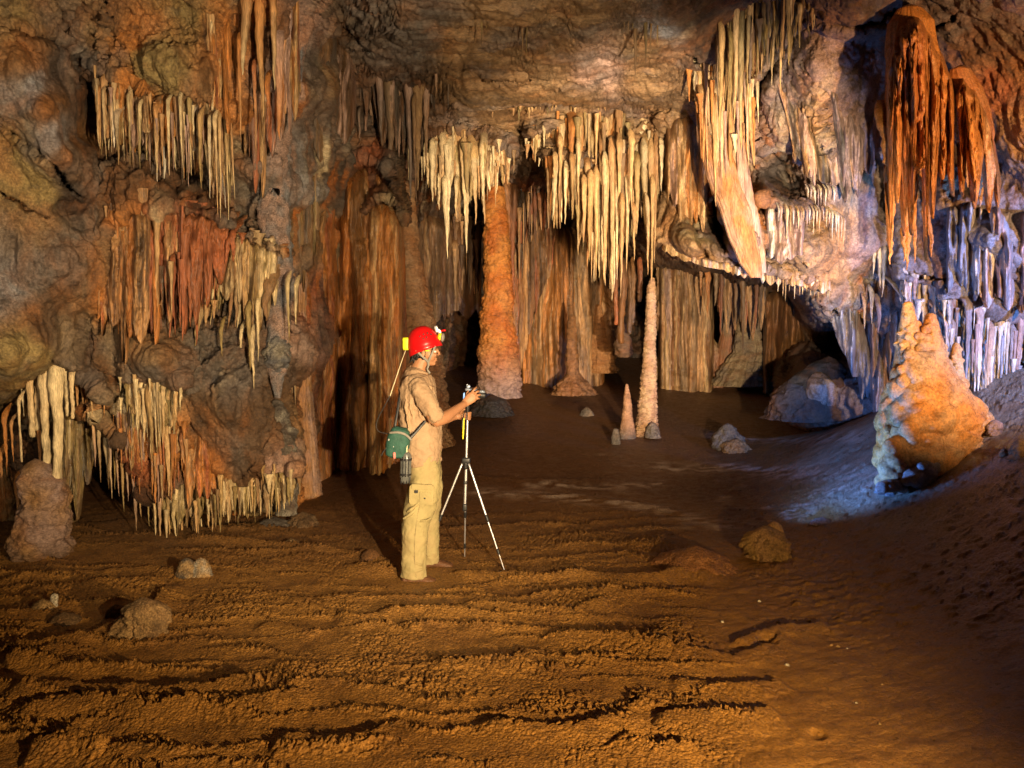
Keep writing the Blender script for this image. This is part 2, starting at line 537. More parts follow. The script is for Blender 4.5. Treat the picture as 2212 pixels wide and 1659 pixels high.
# ================================================================ CAVE SHELL
CTRL = """
-600 0 3.5 T r|-600 500 3.5 T r|-600 900 4 B r|-600 1250 5 B r|-250 300 5 T r|-250 900 5.6 B r|-250 0 4.8 T r
0 30 5.8 Y r|100 50 6.0 T r|200 60 6.4 T r|300 80 6.5 O r|400 60 6.6 Y r|390 150 6.5 Y r|420 185 6.5 T r|340 160 6.5 Y r
30 110 5.6 M s|100 230 5.6 M s|170 340 5.9 M s|60 200 5.6 U s|120 300 5.7 U s|40 300 5.9 Y s|150 150 6.4 D r|175 120 6.6 G r|190 220 6.8 D s|200 300 7.0 M s
0 350 5.9 Y s|80 400 6.0 Y s|170 440 6.4 D r|190 470 6.4 G k|60 500 6.0 T r|20 600 6.0 U r|100 560 6.0 G r|150 620 6.2 B r|100 700 6.2 B r|50 760 6.1 Y s|20 815 6.1 Y s|150 760 6.5 B r
250 250 7.3 O f|350 280 7.4 C f|450 320 7.3 C f|225 350 6.8 B r|300 190 7.0 O r
400 410 8.6 D k|350 400 7.6 B r|450 430 8.0 D k|290 400 6.5 B r|250 420 6.5 B r
280 480 6.6 O f|290 600 6.6 O k|350 480 6.7 R f|420 480 6.8 R f|400 620 7.6 R f|450 650 7.6 B r|240 560 6.5 T r|220 650 6.5 O k|200 720 6.7 B r|310 660 6.6 P f
350 760 6.5 T s|300 720 6.6 T s|330 800 6.5 G s|400 790 6.8 G r|430 740 6.9 G r
480 360 6.9 G s|540 400 7 G s|520 500 7 G r|480 560 7 C f|560 560 7 T f
500 660 7.1 G r|540 760 7.1 G r|480 820 6.8 G r|520 900 6.8 B s|450 900 6.7 B s|560 1000 7.0 B r|600 900 7.2 B r|490 960 6.8 G s
320 880 7.2 C f|380 960 7.2 O f|300 1000 7.3 R r|440 1000 6.9 O s|400 1100 7.9 D r|500 1110 7.6 Y f|600 1080 7.5 Y f|300 1100 8.8 D r
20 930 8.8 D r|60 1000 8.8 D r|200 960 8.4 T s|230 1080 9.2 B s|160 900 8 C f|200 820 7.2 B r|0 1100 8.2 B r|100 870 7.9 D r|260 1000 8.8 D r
480 100 6.6 O f|500 250 6.8 O f|560 60 6.6 O f|600 200 6.8 P f|640 60 6.9 P r|580 330 7 U k|620 420 7.2 U k|560 270 7.3 D r|600 600 7.4 U k|620 750 7.5 P k|590 800 7.3 B r|620 1000 7.5 P k|640 900 7.6 T r|650 1060 7.8 O r
690 120 8.2 G s|700 250 8.3 G s|770 180 9.2 B r|760 60 8.6 B r|680 360 8.2 G f|660 500 8.3 T f|660 650 8.5 R f|700 850 9.3 R f|700 1000 9.9 O s|740 300 8.8 G r|700 180 8.0 T s
800 340 10.6 R r|850 330 11.3 D r|800 700 10.8 O f|820 250 10.4 D r
800 40 7.6 G r|900 0 6.9 G h|900 80 7.8 G h|1100 0 6.9 T h|1300 0 6.9 T h|1480 0 6.9 B r|1000 100 8 T h|1200 100 8 T s|1400 100 8 T s|1100 200 9.5 T h|1250 200 9.5 T h|1400 180 9.2 T h|1000 240 10.3 T h|1100 260 10.9 T h|1200 280 11.4 T h|950 250 10.8 B r|1130 340 12.3 B r|1000 330 12.9 B r|1500 60 7.8 D r|1530 150 8.7 B r|1470 200 9.3 T r|1300 150 8.7 P s|1050 160 8.9 T h
800 120 8.4 G h|860 200 9.9 D r|900 300 11.8 D r|1420 60 7.5 U s
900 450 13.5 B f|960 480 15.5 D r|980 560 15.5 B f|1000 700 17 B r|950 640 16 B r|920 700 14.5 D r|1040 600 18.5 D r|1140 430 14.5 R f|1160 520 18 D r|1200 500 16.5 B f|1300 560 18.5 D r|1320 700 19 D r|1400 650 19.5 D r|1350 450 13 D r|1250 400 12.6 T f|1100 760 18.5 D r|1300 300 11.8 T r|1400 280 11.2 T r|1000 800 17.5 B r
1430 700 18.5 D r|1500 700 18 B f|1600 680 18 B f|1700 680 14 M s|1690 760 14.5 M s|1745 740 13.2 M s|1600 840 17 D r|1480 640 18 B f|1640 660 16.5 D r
1460 330 10.4 A r|1460 450 10.1 A r|1500 500 9.8 Y r|1450 545 10.3 A r|1550 500 10.2 D r|1480 400 10.1 A s|1530 400 10.2 O r|1560 300 9.8 O f|1600 450 9.4 O f|1600 560 9.2 P h|1700 560 9.2 A h|1800 580 9 A h|1680 500 9 P f|1640 330 9 P f|1600 130 8.8 T f|1660 60 8.6 G f|1700 200 8.4 P k|1680 360 10 D r|1715 405 10.6 D r|1760 330 8.3 P f|1750 120 8 P s|1840 150 8 P s|1850 280 8.2 P s|1850 400 8.6 Y r|1780 430 8.6 P k|1800 500 8.7 A h|1900 330 8.9 U s|1900 450 8.9 U s|1920 560 9 U s|1750 250 8.2 A f|1880 240 8.4 P s|1500 560 9.6 A h|1860 540 8.8 P h
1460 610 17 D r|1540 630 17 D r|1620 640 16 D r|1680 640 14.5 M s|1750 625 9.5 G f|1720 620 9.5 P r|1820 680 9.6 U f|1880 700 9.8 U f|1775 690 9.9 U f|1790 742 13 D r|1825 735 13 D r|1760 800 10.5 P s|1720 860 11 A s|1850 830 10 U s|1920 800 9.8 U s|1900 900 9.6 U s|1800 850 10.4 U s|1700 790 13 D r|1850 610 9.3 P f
1900 620 9.4 U f|1980 480 8.6 U s|2050 500 8.3 U s|2150 500 8 U s|2212 560 7.9 U s|2060 340 8.8 D r|2100 390 8.7 D r|2160 400 8.2 P s|2050 420 8.5 A s|2000 200 8.4 B s|2150 200 7.6 R s|2100 60 7.4 B s|1950 40 7.8 B s|1850 20 7.3 B s|2200 60 7 B s|2200 300 7.5 A s|2180 150 7.4 M s|1780 20 7.6 B r|2100 560 8.2 U r|1990 560 8.6 U s
2000 630 8.6 U k|2100 630 8.4 U k|2200 640 8.2 U k|2100 780 9.5 D r|2200 800 9.2 D r|2000 750 9.6 D r|2200 900 9.2 D r
2500 200 6.6 B s|2500 700 7.2 U s|2900 0 5.6 B s|2900 700 6.4 B s|2500 1000 8 B r|2900 1200 7 B r
0 -500 3.2 T r|600 -500 3.6 T r|1200 -500 3.9 T h|1800 -500 3.8 T r|2300 -500 3.4 B s|300 -150 5.2 T r|900 -200 5.3 G h|1300 -200 5.3 T h|1700 -200 5.6 B r|2100 -200 5.6 B s|-600 -600 2.5 T r|2900 -600 2.5 B s
"""

# crevices: polyline, half width px, how deep (m)
CRACKS = [
    ([(0, 268), (30, 290), (75, 320), (110, 350), (140, 395), (180, 425)], 5, .45),
    ([(120, 0), (135, 35), (150, 60)], 4, .3), ([(228, 0), (234, 60), (236, 140)], 4, .3),
    ([(20, 70), (100, 85), (150, 110), (175, 150), (190, 190)], 9, .5),
    ([(0, 410), (60, 455), (110, 470)], 3, .15), ([(355, 270), (362, 340)], 6, .5), ([(250, 90), (300, 75)], 3, .12),
    ([(1780, 42), (1730, 70), (1690, 110), (1668, 150), (1640, 185), (1632, 230), (1650, 300), (1690, 345), (1722, 400), (1730, 425)], 7, .6),
    ([(1760, 50), (1850, 55), (1900, 48), (1935, 20)], 7, .5),
    ([(1955, 10), (1990, 40), (2010, 60), (2050, 48), (2075, 20)], 5, .3),
    ([(1430, 400), (1470, 440), (1500, 500), (1530, 560), (1570, 590)], 5, .35),
    ([(1450, 380), (1500, 420), (1530, 480)], 4, .25), ([(1430, 300), (1440, 350), (1430, 400)], 3, .2),
    ([(1420, 530), (1470, 560), (1540, 580), (1620, 600)], 4, .3),
    ([(1540, 440), (1550, 500), (1570, 540)], 13, .6),
    ([(1700, 150), (1720, 190), (1745, 230), (1770, 260), (1790, 310)], 3, .10),
    ([(1712, 140), (1740, 185), (1775, 220), (1795, 270), (1800, 330)], 3, .10),
    ([(1725, 135), (1770, 180), (1800, 215), (1812, 280)], 3, .10), ([(1690, 160), (1700, 210), (1722, 260), (1745, 320)], 3, .08),
    ([(1890, 330), (1905, 400), (1915, 470)], 12, .3), ([(2050, 420), (2080, 470), (2100, 560), (2105, 600)], 5, .25),
    ([(2130, 440), (2170, 520), (2200, 600)], 4, .15), ([(1930, 560), (1960, 590), (2000, 600), (2060, 610)], 4, .2),
    ([(1000, 150), (1060, 170), (1150, 165)], 3, .12), ([(990, 110), (1010, 160)], 6, .4), ([(780, 140), (850, 190), (900, 180)], 5, .3),
    ([(690, 30), (740, 60), (800, 110)], 7, .4), ([(840, 40), (880, 60), (900, 110)], 5, .3), ([(1480, 110), (1520, 145), (1540, 150)], 4, .3),
    ([(1280, 420), (1270, 450)], 5, .4), ([(600, 430), (606, 560), (598, 640), (612, 720)], 4, .3), ([(560, 430), (560, 520), (575, 600)], 9, .6),
    ([(500, 590), (530, 610)], 3, .2), ([(190, 850), (240, 900), (290, 960)], 8, .6), ([(1190, 360), (1240, 370)], 4, .3),
    ([(1700, 560), (1760, 600), (1800, 660)], 3, .15), ([(1560, 560), (1660, 575), (1760, 560)], 3, .15),
    ([(1660, 430), (1650, 460), (1665, 480)], 9, .5), ([(1650, 240), (1700, 330)], 4, .2),
]
LEDGES = []
# hand-shaped overlays on the rock: bulges (u, v, ru, rv, toward the viewer m)
BULGE = [(340, 770, 120, 60, .15), (60, 770, 90, 70, .2), (390, 150, 120, 60, .15), (500, 880, 100, 110, .15),
         (1600, 500, 50, 90, .3), (1750, 150, 70, 90, .25), (1690, 300, 40, 60, .2), (1480, 350, 50, 60, .25), (1240, 200, 250, 30, .25),
         (1770, 850, 70, 70, .4), (1720, 540, 90, 30, .3), (2140, 520, 80, 50, .25), (700, 200, 50, 90, .35), (1840, 200, 60, 100, .25), (1480, 500, 40, 50, .3), (540, 400, 40, 60, .2)]


def build_shell():
    ctrl = []
    for line in CTRL.strip().splitlines():
        for it in line.split('|'):
            a = it.split()
            if float(a[0]) < 175 and float(a[1]) < 850 and a[4] == 'r': a[4] = 's'
            if 1420 < float(a[0]) and -60 < float(a[1]) < 640 and a[4] in 'rhk': a[4] = 's'
            ctrl.append((float(a[0]), float(a[1]), float(a[2]), a[3], a[4]))
    us = np.concatenate([np.linspace(-700, -60, 50, endpoint=False), np.arange(-60, 2280, 2.3), np.linspace(2280, 3000, 50)])
    vs = np.concatenate([np.linspace(-700, -40, 45, endpoint=False), np.arange(-40, 1180, 2.3), np.linspace(1180, 1500, 16)])
    U, V = np.meshgrid(us, vs)
    sh = U.shape
    # warped lookup so the zones meet along ragged lines
    n1 = fbm(U / 130, V / 130, 0.3, 4); n2 = fbm(U / 130 + 40, V / 130, 5.3, 4)
    Uw = U + 26 * n1; Vw = V + 26 * n2
    wsum = np.zeros(sh); D = np.zeros(sh); C = np.zeros(sh + (3,)); cs = np.zeros(sh)
    st = {k: np.zeros(sh) for k in 'rsfhk'}
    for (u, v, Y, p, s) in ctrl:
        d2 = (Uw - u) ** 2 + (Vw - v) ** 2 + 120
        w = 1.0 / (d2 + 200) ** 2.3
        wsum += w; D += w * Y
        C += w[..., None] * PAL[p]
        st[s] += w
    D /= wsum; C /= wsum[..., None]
    cp = np.array([c[:2] for c in ctrl]); cy = np.array([c[2] for c in ctrl])
    K = np.sqrt((cp[:, None, 0] - cp[None, :, 0]) ** 2 + (cp[:, None, 1] - cp[None, :, 1]) ** 2 + 900.0)
    wt = np.linalg.solve(K - 3.0 * np.eye(len(cp)), cy - cy.mean())
    R = np.full(sh, cy.mean())
    Ud = U + 10 * n1; Vd = V + 10 * n2
    for (u, v), wi in zip(cp, wt):
        R += wi * np.sqrt((Ud - u) ** 2 + (Vd - v) ** 2 + 900.0)
    D = 0.88 * np.clip(R, 2.5, 20) + 0.12 * D
    for k in st: st[k] /= wsum
    for (u, v, ru, rv, a) in BULGE:
        r = ((U - u) / ru) ** 2 + ((V - v) / rv) ** 2
        D -= a * np.exp(-1.3 * r)
    for pts, yl, wl in LEDGES:
        u0, u1 = pts[0][0] - 14, pts[-1][0] + 14
        tv = np.interp(U, [p[0] for p in pts], [p[1] for p in pts]) + 8 * n1
        yv = np.interp(U, [q[0] for q in yl], [q[1] for q in yl]) if isinstance(yl, list) else yl
        dist = tv + 4 - V          # positive above the line
        lat = sstep(u0 - 18, u0 + 12, U) * sstep(u1 + 18, u1 - 12, U)
        w_ = np.where(dist > 0, np.exp(-(np.maximum(dist, 0) / 75.0) ** 1.4), np.exp(-(dist / 13.0) ** 2)) * lat
        D = D + w_ * np.minimum(0, (yv - 0.01 - wl) - D)
    Uc = U + 7 * fbm(U / 22, V / 22, 9.3, 3); Vc = V + 7 * fbm(U / 22 + 40, V / 22, 15.3, 3)
    for pts, w, dp in CRACKS:
        x0 = min(p[0] for p in pts) - 40; x1 = max(p[0] for p in pts) + 40
        y0 = min(p[1] for p in pts) - 40; y1 = max(p[1] for p in pts) + 40
        m = (U > x0) & (U < x1) & (V > y0) & (V < y1)
        s, par = seg_sdist(Uc[m], Vc[m], pts)
        ww = w * (0.35 + 0.65 * np.sin(np.pi * np.clip(par, 0.04, 0.96)))
        D[m] += dp * np.exp(-(s / ww) ** 2)
        # an overhanging lip above the crevice
        D[m] -= 0.25 * dp * np.exp(-((s - 2.2 * ww) / (1.3 * ww)) ** 2) * 0.6
    P = Wv(U, V, D)
    x, y, z = P[..., 0], P[..., 1], P[..., 2]
    du = np.gradient(P, axis=1); dv = np.gradient(P, axis=0)
    N = np.cross(dv, du); N /= (np.linalg.norm(N, axis=-1, keepdims=True) + 1e-9)
    tocam = np.array([0, 0, EYE]) - P
    sg = np.sign((N * tocam).sum(-1, keepdims=True)); N *= sg
    # blend with the direction to the viewer so cliffs do not tear
    tc = tocam / np.linalg.norm(tocam, axis=-1, keepdims=True)
    N = N * 0.6 + tc * 0.4
    big = fbm(x * 1.1, y * 1.1, z * 1.1, 3)
    an = 0.35 + 0.65 * st['h']          # wall relief is drawn out downward, roof relief is not
    wx = x + 0.10 * perlin(x * 1.5, y * 1.5, z * 1.5); wy = y + 0.10 * perlin(x * 1.5 + 9, y * 1.5, z * 1.5)
    rd = 1 - 2 * np.abs(fbm(wx * 3.0 + 5, wy * 3.0, z * 3.0 * an, 4))
    fine = fbm(x * 9, y * 9, z * 9 * (an + .15), 4)
    d = 0.11 * big * (1 - 0.5 * st['h'] - .35 * st['s'])
    d += 0.012 * fbm(x * 30, y * 30, z * 22, 3)
    d += 0.035 * (1 - 2.2 * np.abs(fbm(wx * 6.5 + 3, wy * 6.5, z * 6.5 * an, 4))) * (1 - .5 * st['f']) * (1 - .75 * st['h']) * (1 - .55 * st['s'])
    d += st['r'] * (0.11 * rd + 0.065 * fine + 0.03 * (1 - np.abs(fbm(x * 14, y * 14, z * 14, 2)) * 2))
    d += st['s'] * (0.04 * rd + 0.018 * fine + 0.03 * perlin(x * 3, y * 3, z * 1.6))
    # flutes follow slowly wandering vertical lines
    xs = x + 0.08 * perlin(x * 2, y * 2, z * 0.9) + 0.02 * perlin(x * 8, y * 8, z * 1.5)
    fl = np.abs(perlin(xs * 9, y * 9 * 0.6, z * 0.45)) + 0.6 * np.abs(perlin(xs * 22, y * 14, z * 0.8 + 4))
    d += st['f'] * (0.15 * fl + 0.015 * fine)
    # strata
    sx = fbm(x * 0.9, y * 2.4, z * 7, 4)
    d += st['h'] * (0.10 * (1 - 2 * np.abs(sx)) + 0.02 * fine)
    kk = np.zeros(sh); m = st['k'] > 0.15
    if m.any():
        kk[m] = 1 - np.clip(cell3(x[m] * 13, y[m] * 13, z[m] * 9), 0, 1) ** 2
    d += st['k'] * (0.10 * kk + 0.05 * rd)
    P = P + N * d[..., None]
    # colour mottling in patches of real mineral colour
    cn = fbm(x * 1.6 + 3, y * 1.6, z * 1.6, 4)
    ora = np.clip(cn - 0.28, 0, 1)[..., None] * 0.9
    gre = np.clip(-cn - 0.05, 0, 1)[..., None] * 1.3
    C = C * (1 - np.clip(ora, 0, .6)) + np.array([0.50, 0.25, 0.10]) * np.clip(ora, 0, .6)
    C = C * (1 - np.clip(gre, 0, .6)) + np.array([0.22, 0.19, 0.17]) * np.clip(gre, 0, .6)
    s1 = fbm(xs * 6 + 9, y * 4, z * 0.8, 4); s2 = fbm(xs * 4 + 29, y * 3, z * 0.9, 4)
    wall = (0.22 + 0.78 * st['f'])[..., None] * (1 - st['h'])[..., None]
    a1 = np.clip(s1 - 0.12, 0, .6)[..., None] * 1.7 * wall; a2 = np.clip(s2 - 0.2, 0, .6)[..., None] * 1.6 * wall
    a3 = np.clip(-s1 - 0.15, 0, .6)[..., None] * 1.7 * wall
    C = C * (1 - a1) + np.array([0.50, 0.20, 0.05]) * a1
    C = C * (1 - a2) + np.array([0.62, 0.52, 0.34]) * a2
    C = C * (1 - a3) + np.array([0.10, 0.065, 0.04]) * a3
    # split where the roof turns into walls
    nc = len(us)
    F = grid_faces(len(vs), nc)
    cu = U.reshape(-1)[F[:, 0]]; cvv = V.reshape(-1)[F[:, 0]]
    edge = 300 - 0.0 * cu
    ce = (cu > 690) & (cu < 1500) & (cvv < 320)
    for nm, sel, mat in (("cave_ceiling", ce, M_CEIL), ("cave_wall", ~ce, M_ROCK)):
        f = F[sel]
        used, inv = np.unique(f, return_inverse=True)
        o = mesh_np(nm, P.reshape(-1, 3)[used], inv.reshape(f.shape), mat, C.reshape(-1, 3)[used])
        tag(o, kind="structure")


# ================================================================ fused solids
PXM = 5.86 / FPX


class Sol:
    """collects closed pieces; build() fuses them into one continuous skin"""
    def __init__(s): s.V = []; s.F = []; s.n = 0

    def _add(s, V, F): s.V.append(V); s.F.append(F + s.n); s.n += len(V)

    def limb(s, pts, sides=18, power=2.0):
        """pts: (u, v, y, half width across in px, half width along the view in m)"""
        P = np.array([W(p[0], p[1], p[2]) for p in pts])
        ra = np.array([p[3] * PXM for p in pts]); rb = np.array([p[4] if len(p) > 4 else p[3] * PXM for p in pts])
        # refine
        n = len(P); t = np.arange(n); tt = np.linspace(0, n - 1, (n - 1) * 5 + 1)
        def cub(a):
            out = np.zeros((len(tt),) + a.shape[1:])
            for k, x in enumerate(tt):
                i = min(int(x), n - 2); f = x - i
                p0 = a[max(i - 1, 0)]; p1 = a[i]; p2 = a[i + 1]; p3 = a[min(i + 2, n - 1)]
                out[k] = 0.5 * (2 * p1 + (p2 - p0) * f + (2 * p0 - 5 * p1 + 4 * p2 - p3) * f * f + (3 * p1 - p0 - 3 * p2 + p3) * f ** 3)
            return out
        P = cub(P); ra = cub(ra); rb = cub(rb)
        T = np.gradient(P, axis=0); T /= np.linalg.norm(T, axis=1)[:, None] + 1e-9
        up = np.array([0, 1.0, 0])
        B = up - (T @ up)[:, None] * T
        bn = np.linalg.norm(B, axis=1)
        bad = bn < 0.15
        B[bad] = np.array([0, 0, 1.0]) - T[bad] * T[bad][:, 2:3]
        B /= np.linalg.norm(B, axis=1)[:, None]
        A = np.cross(B, T)
        a = np.linspace(0, 2 * np.pi, sides, endpoint=False)
        e = 2.0 / power
        ca = np.sign(np.cos(a)) * np.abs(np.cos(a)) ** e; sa = np.sign(np.sin(a)) * np.abs(np.sin(a)) ** e
        R = P[:, None, :] + A[:, None, :] * (ra[:, None] * ca)[..., None] + B[:, None, :] * (rb[:, None] * sa)[..., None]
        caps0 = P[0] + 0.55 * (R[0] - P[0]) - T[0] * min(ra[0] * .7, rb[0] * 0.7, .014)
        caps1 = P[-1] + 0.55 * (R[-1] - P[-1]) + T[-1] * min(ra[-1] * .7, rb[-1] * 0.7, .014)
        R = np.concatenate([caps0[None], R, caps1[None]])
        m = len(R)
        V = R.reshape(-1, 3)
        V = np.vstack([V, caps0.mean(0) - T[0] * .002, caps1.mean(0) + T[-1] * .002])
        F = grid_faces(m, sides, wrap=True)
        j = np.arange(sides); j2 = (j + 1) % sides; N = m * sides
        F = np.vstack([F, np.stack([j2, j, 0 * j + N, 0 * j + N], -1), np.stack([(m - 1) * sides + j, (m - 1) * sides + j2, 0 * j + N + 1, 0 * j + N + 1], -1)])
        s._add(V, F)

    def ball(s, u, v, y, rx, ry, rz, n=20, rot=0.0):
        c = W(u, v, y)
        th = np.linspace(0.001, np.pi - 0.001, n // 2 + 4)[:, None]; a = np.linspace(0, 2 * np.pi, n, endpoint=False)[None, :]
        X = rx * np.sin(th) * np.cos(a); Y = ry * np.sin(th) * np.sin(a); Z = rz * np.cos(th) + 0 * a
        cr, sr = math.cos(rot), math.sin(rot)
        X, Z = X * cr - Z * sr, X * sr + Z * cr
        V = np.stack([X + c[0], Y + c[1], Z + c[2]], -1).reshape(-1, 3)
        F = grid_faces(n // 2 + 4, n, wrap=True)
        s._add(V, F)

    def box(s, u, v, y, hx, hy, hz, rot=0.0, bev=0.25):
        """rounded box, half sizes in m, rot in the picture plane"""
        c = W(u, v, y)
        th = np.linspace(0.001, np.pi - 0.001, 15)[:, None]; a = np.linspace(0, 2 * np.pi, 28, endpoint=False)[None, :]
        e = bev
        f = lambda q: np.sign(q) * np.abs(q) ** e
        X = hx * f(np.sin(th)) * f(np.cos(a)); Y = hy * f(np.sin(th)) * f(np.sin(a)); Z = hz * f(np.cos(th)) + 0 * a
        cr, sr = math.cos(rot), math.sin(rot)
        X, Z = X * cr - Z * sr, X * sr + Z * cr
        V = np.stack([X + c[0], Y + c[1], Z + c[2]], -1).reshape(-1, 3)
        s._add(V, grid_faces(15, 28, wrap=True))

    def build(s, name, mat, parent=None, voxel=None, smooth=3, disp=0.0, dscale=0.08, label=None):
        V = np.concatenate(s.V); F = np.concatenate(s.F)
        o = mesh_tri(name, V, F, mat, np.ones((len(V), 3)), parent)
        me = o.data
        import bmesh
        bm = bmesh.new(); bm.from_mesh(me)
        bmesh.ops.remove_doubles(bm, verts=bm.verts, dist=1e-5)
        bmesh.ops.recalc_face_normals(bm, faces=bm.faces)
        bm.to_mesh(me); bm.free()
        if voxel:
            r = o.modifiers.new("skin", 'REMESH'); r.mode = 'VOXEL'; r.voxel_size = voxel; r.use_smooth_shade = True
            sm = o.modifiers.new("smooth", 'SMOOTH'); sm.factor = 0.5; sm.iterations = smooth
            if disp:
                tx = bpy.data.textures.new(name + "_folds", 'CLOUDS'); tx.noise_scale = dscale; tx.noise_depth = 2
                dm = o.modifiers.new("folds", 'DISPLACE'); dm.texture = tx; dm.strength = disp; dm.texture_coords = 'LOCAL'; dm.mid_level = 0.5
        if label: o["label"] = label
        return o


# ================================================================ STALACTITES
def pal(s, rnd=None):
    """'CCOY' -> a random pick"""
    c = PAL[s[rnd.randint(len(s))]] if rnd is not None else PAL[s[0]]
    return np.array(c)


M_CASC = rock_mat("rust_flowstone", stretch=(1.0, 1.0, 0.08), bump=0.6, var=0.42, rough=0.36, wet=0.12, stainamt=0.6, scale=2.2, spec=0.6, stain=(0.40, 0.13, 0.02))
M_WALLF = rock_mat("streaked_wall", stretch=(1.0, 1.0, 0.35), bump=0.6, var=0.55, rough=0.45, wet=0.08, stainamt=0.45, scale=1.0)


def spike(acc, p, L, r, c, seed, lean=0.0, sides=10, rings=16, blunt=0.0, c2=None, flare=1.0, squash=1.0, rough=0.05, c3=None, root=0.0):
    """a tapering dripstone hanging from p (world), length L, radius r at the root"""
    rnd = np.random.RandomState(seed & 0x7fffffff)
    t = np.linspace(0, 1, rings) ** 0.9
    prof = (0.62 * (1 - t) ** 0.62 + 0.38 * flare * np.exp(-5.5 * t))
    if blunt: prof = np.maximum(prof, blunt)
    if rings > 6: prof[1:-1] *= 1 + 0.14 * rnd.uniform(-1, 1, rings - 2)
    R = r * prof
    R[-1] = max(0.0015, r * 0.04) if not blunt else r * blunt * 0.8
    a = np.linspace(0, 2 * np.pi, sides, endpoint=False) + rnd.rand() * 6
    k1 = rnd.randint(2, 4); k2 = rnd.randint(4, 7)
    ang = 1 + 0.14 * np.cos(k1 * a + rnd.rand() * 6) + 0.09 * np.cos(k2 * a + rnd.rand() * 6)
    yback = np.zeros(rings)
    tw = np.cumsum(rnd.uniform(-1, 1, rings)) * r * 0.09
    tw2 = np.cumsum(rnd.uniform(-1, 1, rings)) * r * 0.09
    X = p[0] + (R[:, None] * ang) * np.cos(a) + (lean * L * t + tw)[:, None]
    Y = p[1] + (R[:, None] * ang) * np.sin(a) * squash + tw2[:, None]
    Z = p[2] - (L * t)[:, None] + 0 * a
    if root > 0:
        k = np.clip(1 - t * L / (3.2 * r + .03), 0, 1)[:, None]
        Y = Y + root * k ** 2; Z = Z + 0.12 * root * k ** 2
        tp = np.sqrt(np.clip(1 - .93 * k ** 2.5, 0, 1))
        Y = Y.mean(1, keepdims=True) + (Y - Y.mean(1, keepdims=True)) * tp
        X = X.mean(1, keepdims=True) + (X - X.mean(1, keepdims=True)) * tp
    if rough:
        q = perlin(X * 28, Y * 28, Z * 9) * rough * 2.2 + perlin(X * 90, Y * 90, Z * 40) * rough
        X = X + (R[:, None] * q) * np.cos(a); Y = Y + (R[:, None] * q) * np.sin(a)
    V = np.stack([X, Y, Z], -1).reshape(-1, 3)
    V = np.vstack([V, [[X[-1].mean(), Y[-1].mean(), Z[-1, 0] - (0.3 * R[-1])]]])
    F = grid_faces(rings, sides, wrap=True)[:, ::-1]
    n = rings * sides
    tipf = np.array([[(rings - 1) * sides + (j + 1) % sides, (rings - 1) * sides + j, n, n] for j in range(sides)])
    F = np.vstack([F, tipf])
    c2 = c if c2 is None else c2
    cc = c[None, :] * (1 - t[:, None]) + c2[None, :] * t[:, None]
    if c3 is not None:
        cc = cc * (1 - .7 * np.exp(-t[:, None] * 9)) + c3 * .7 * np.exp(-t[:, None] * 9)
    cc = cc * (1 + 0.12 * rnd.uniform(-1, 1, (rings, 1)))
    Cc = np.repeat(cc, sides, axis=0)
    Cc = np.vstack([Cc, cc[-1:]])
    acc.add(V, F, Cc)


def fix_tri(F):
    return F


def interp(pts, u):
    p = np.array(pts, float)
    return float(np.interp(u, p[:, 0], p[:, 1]))


STAL_N = [0]


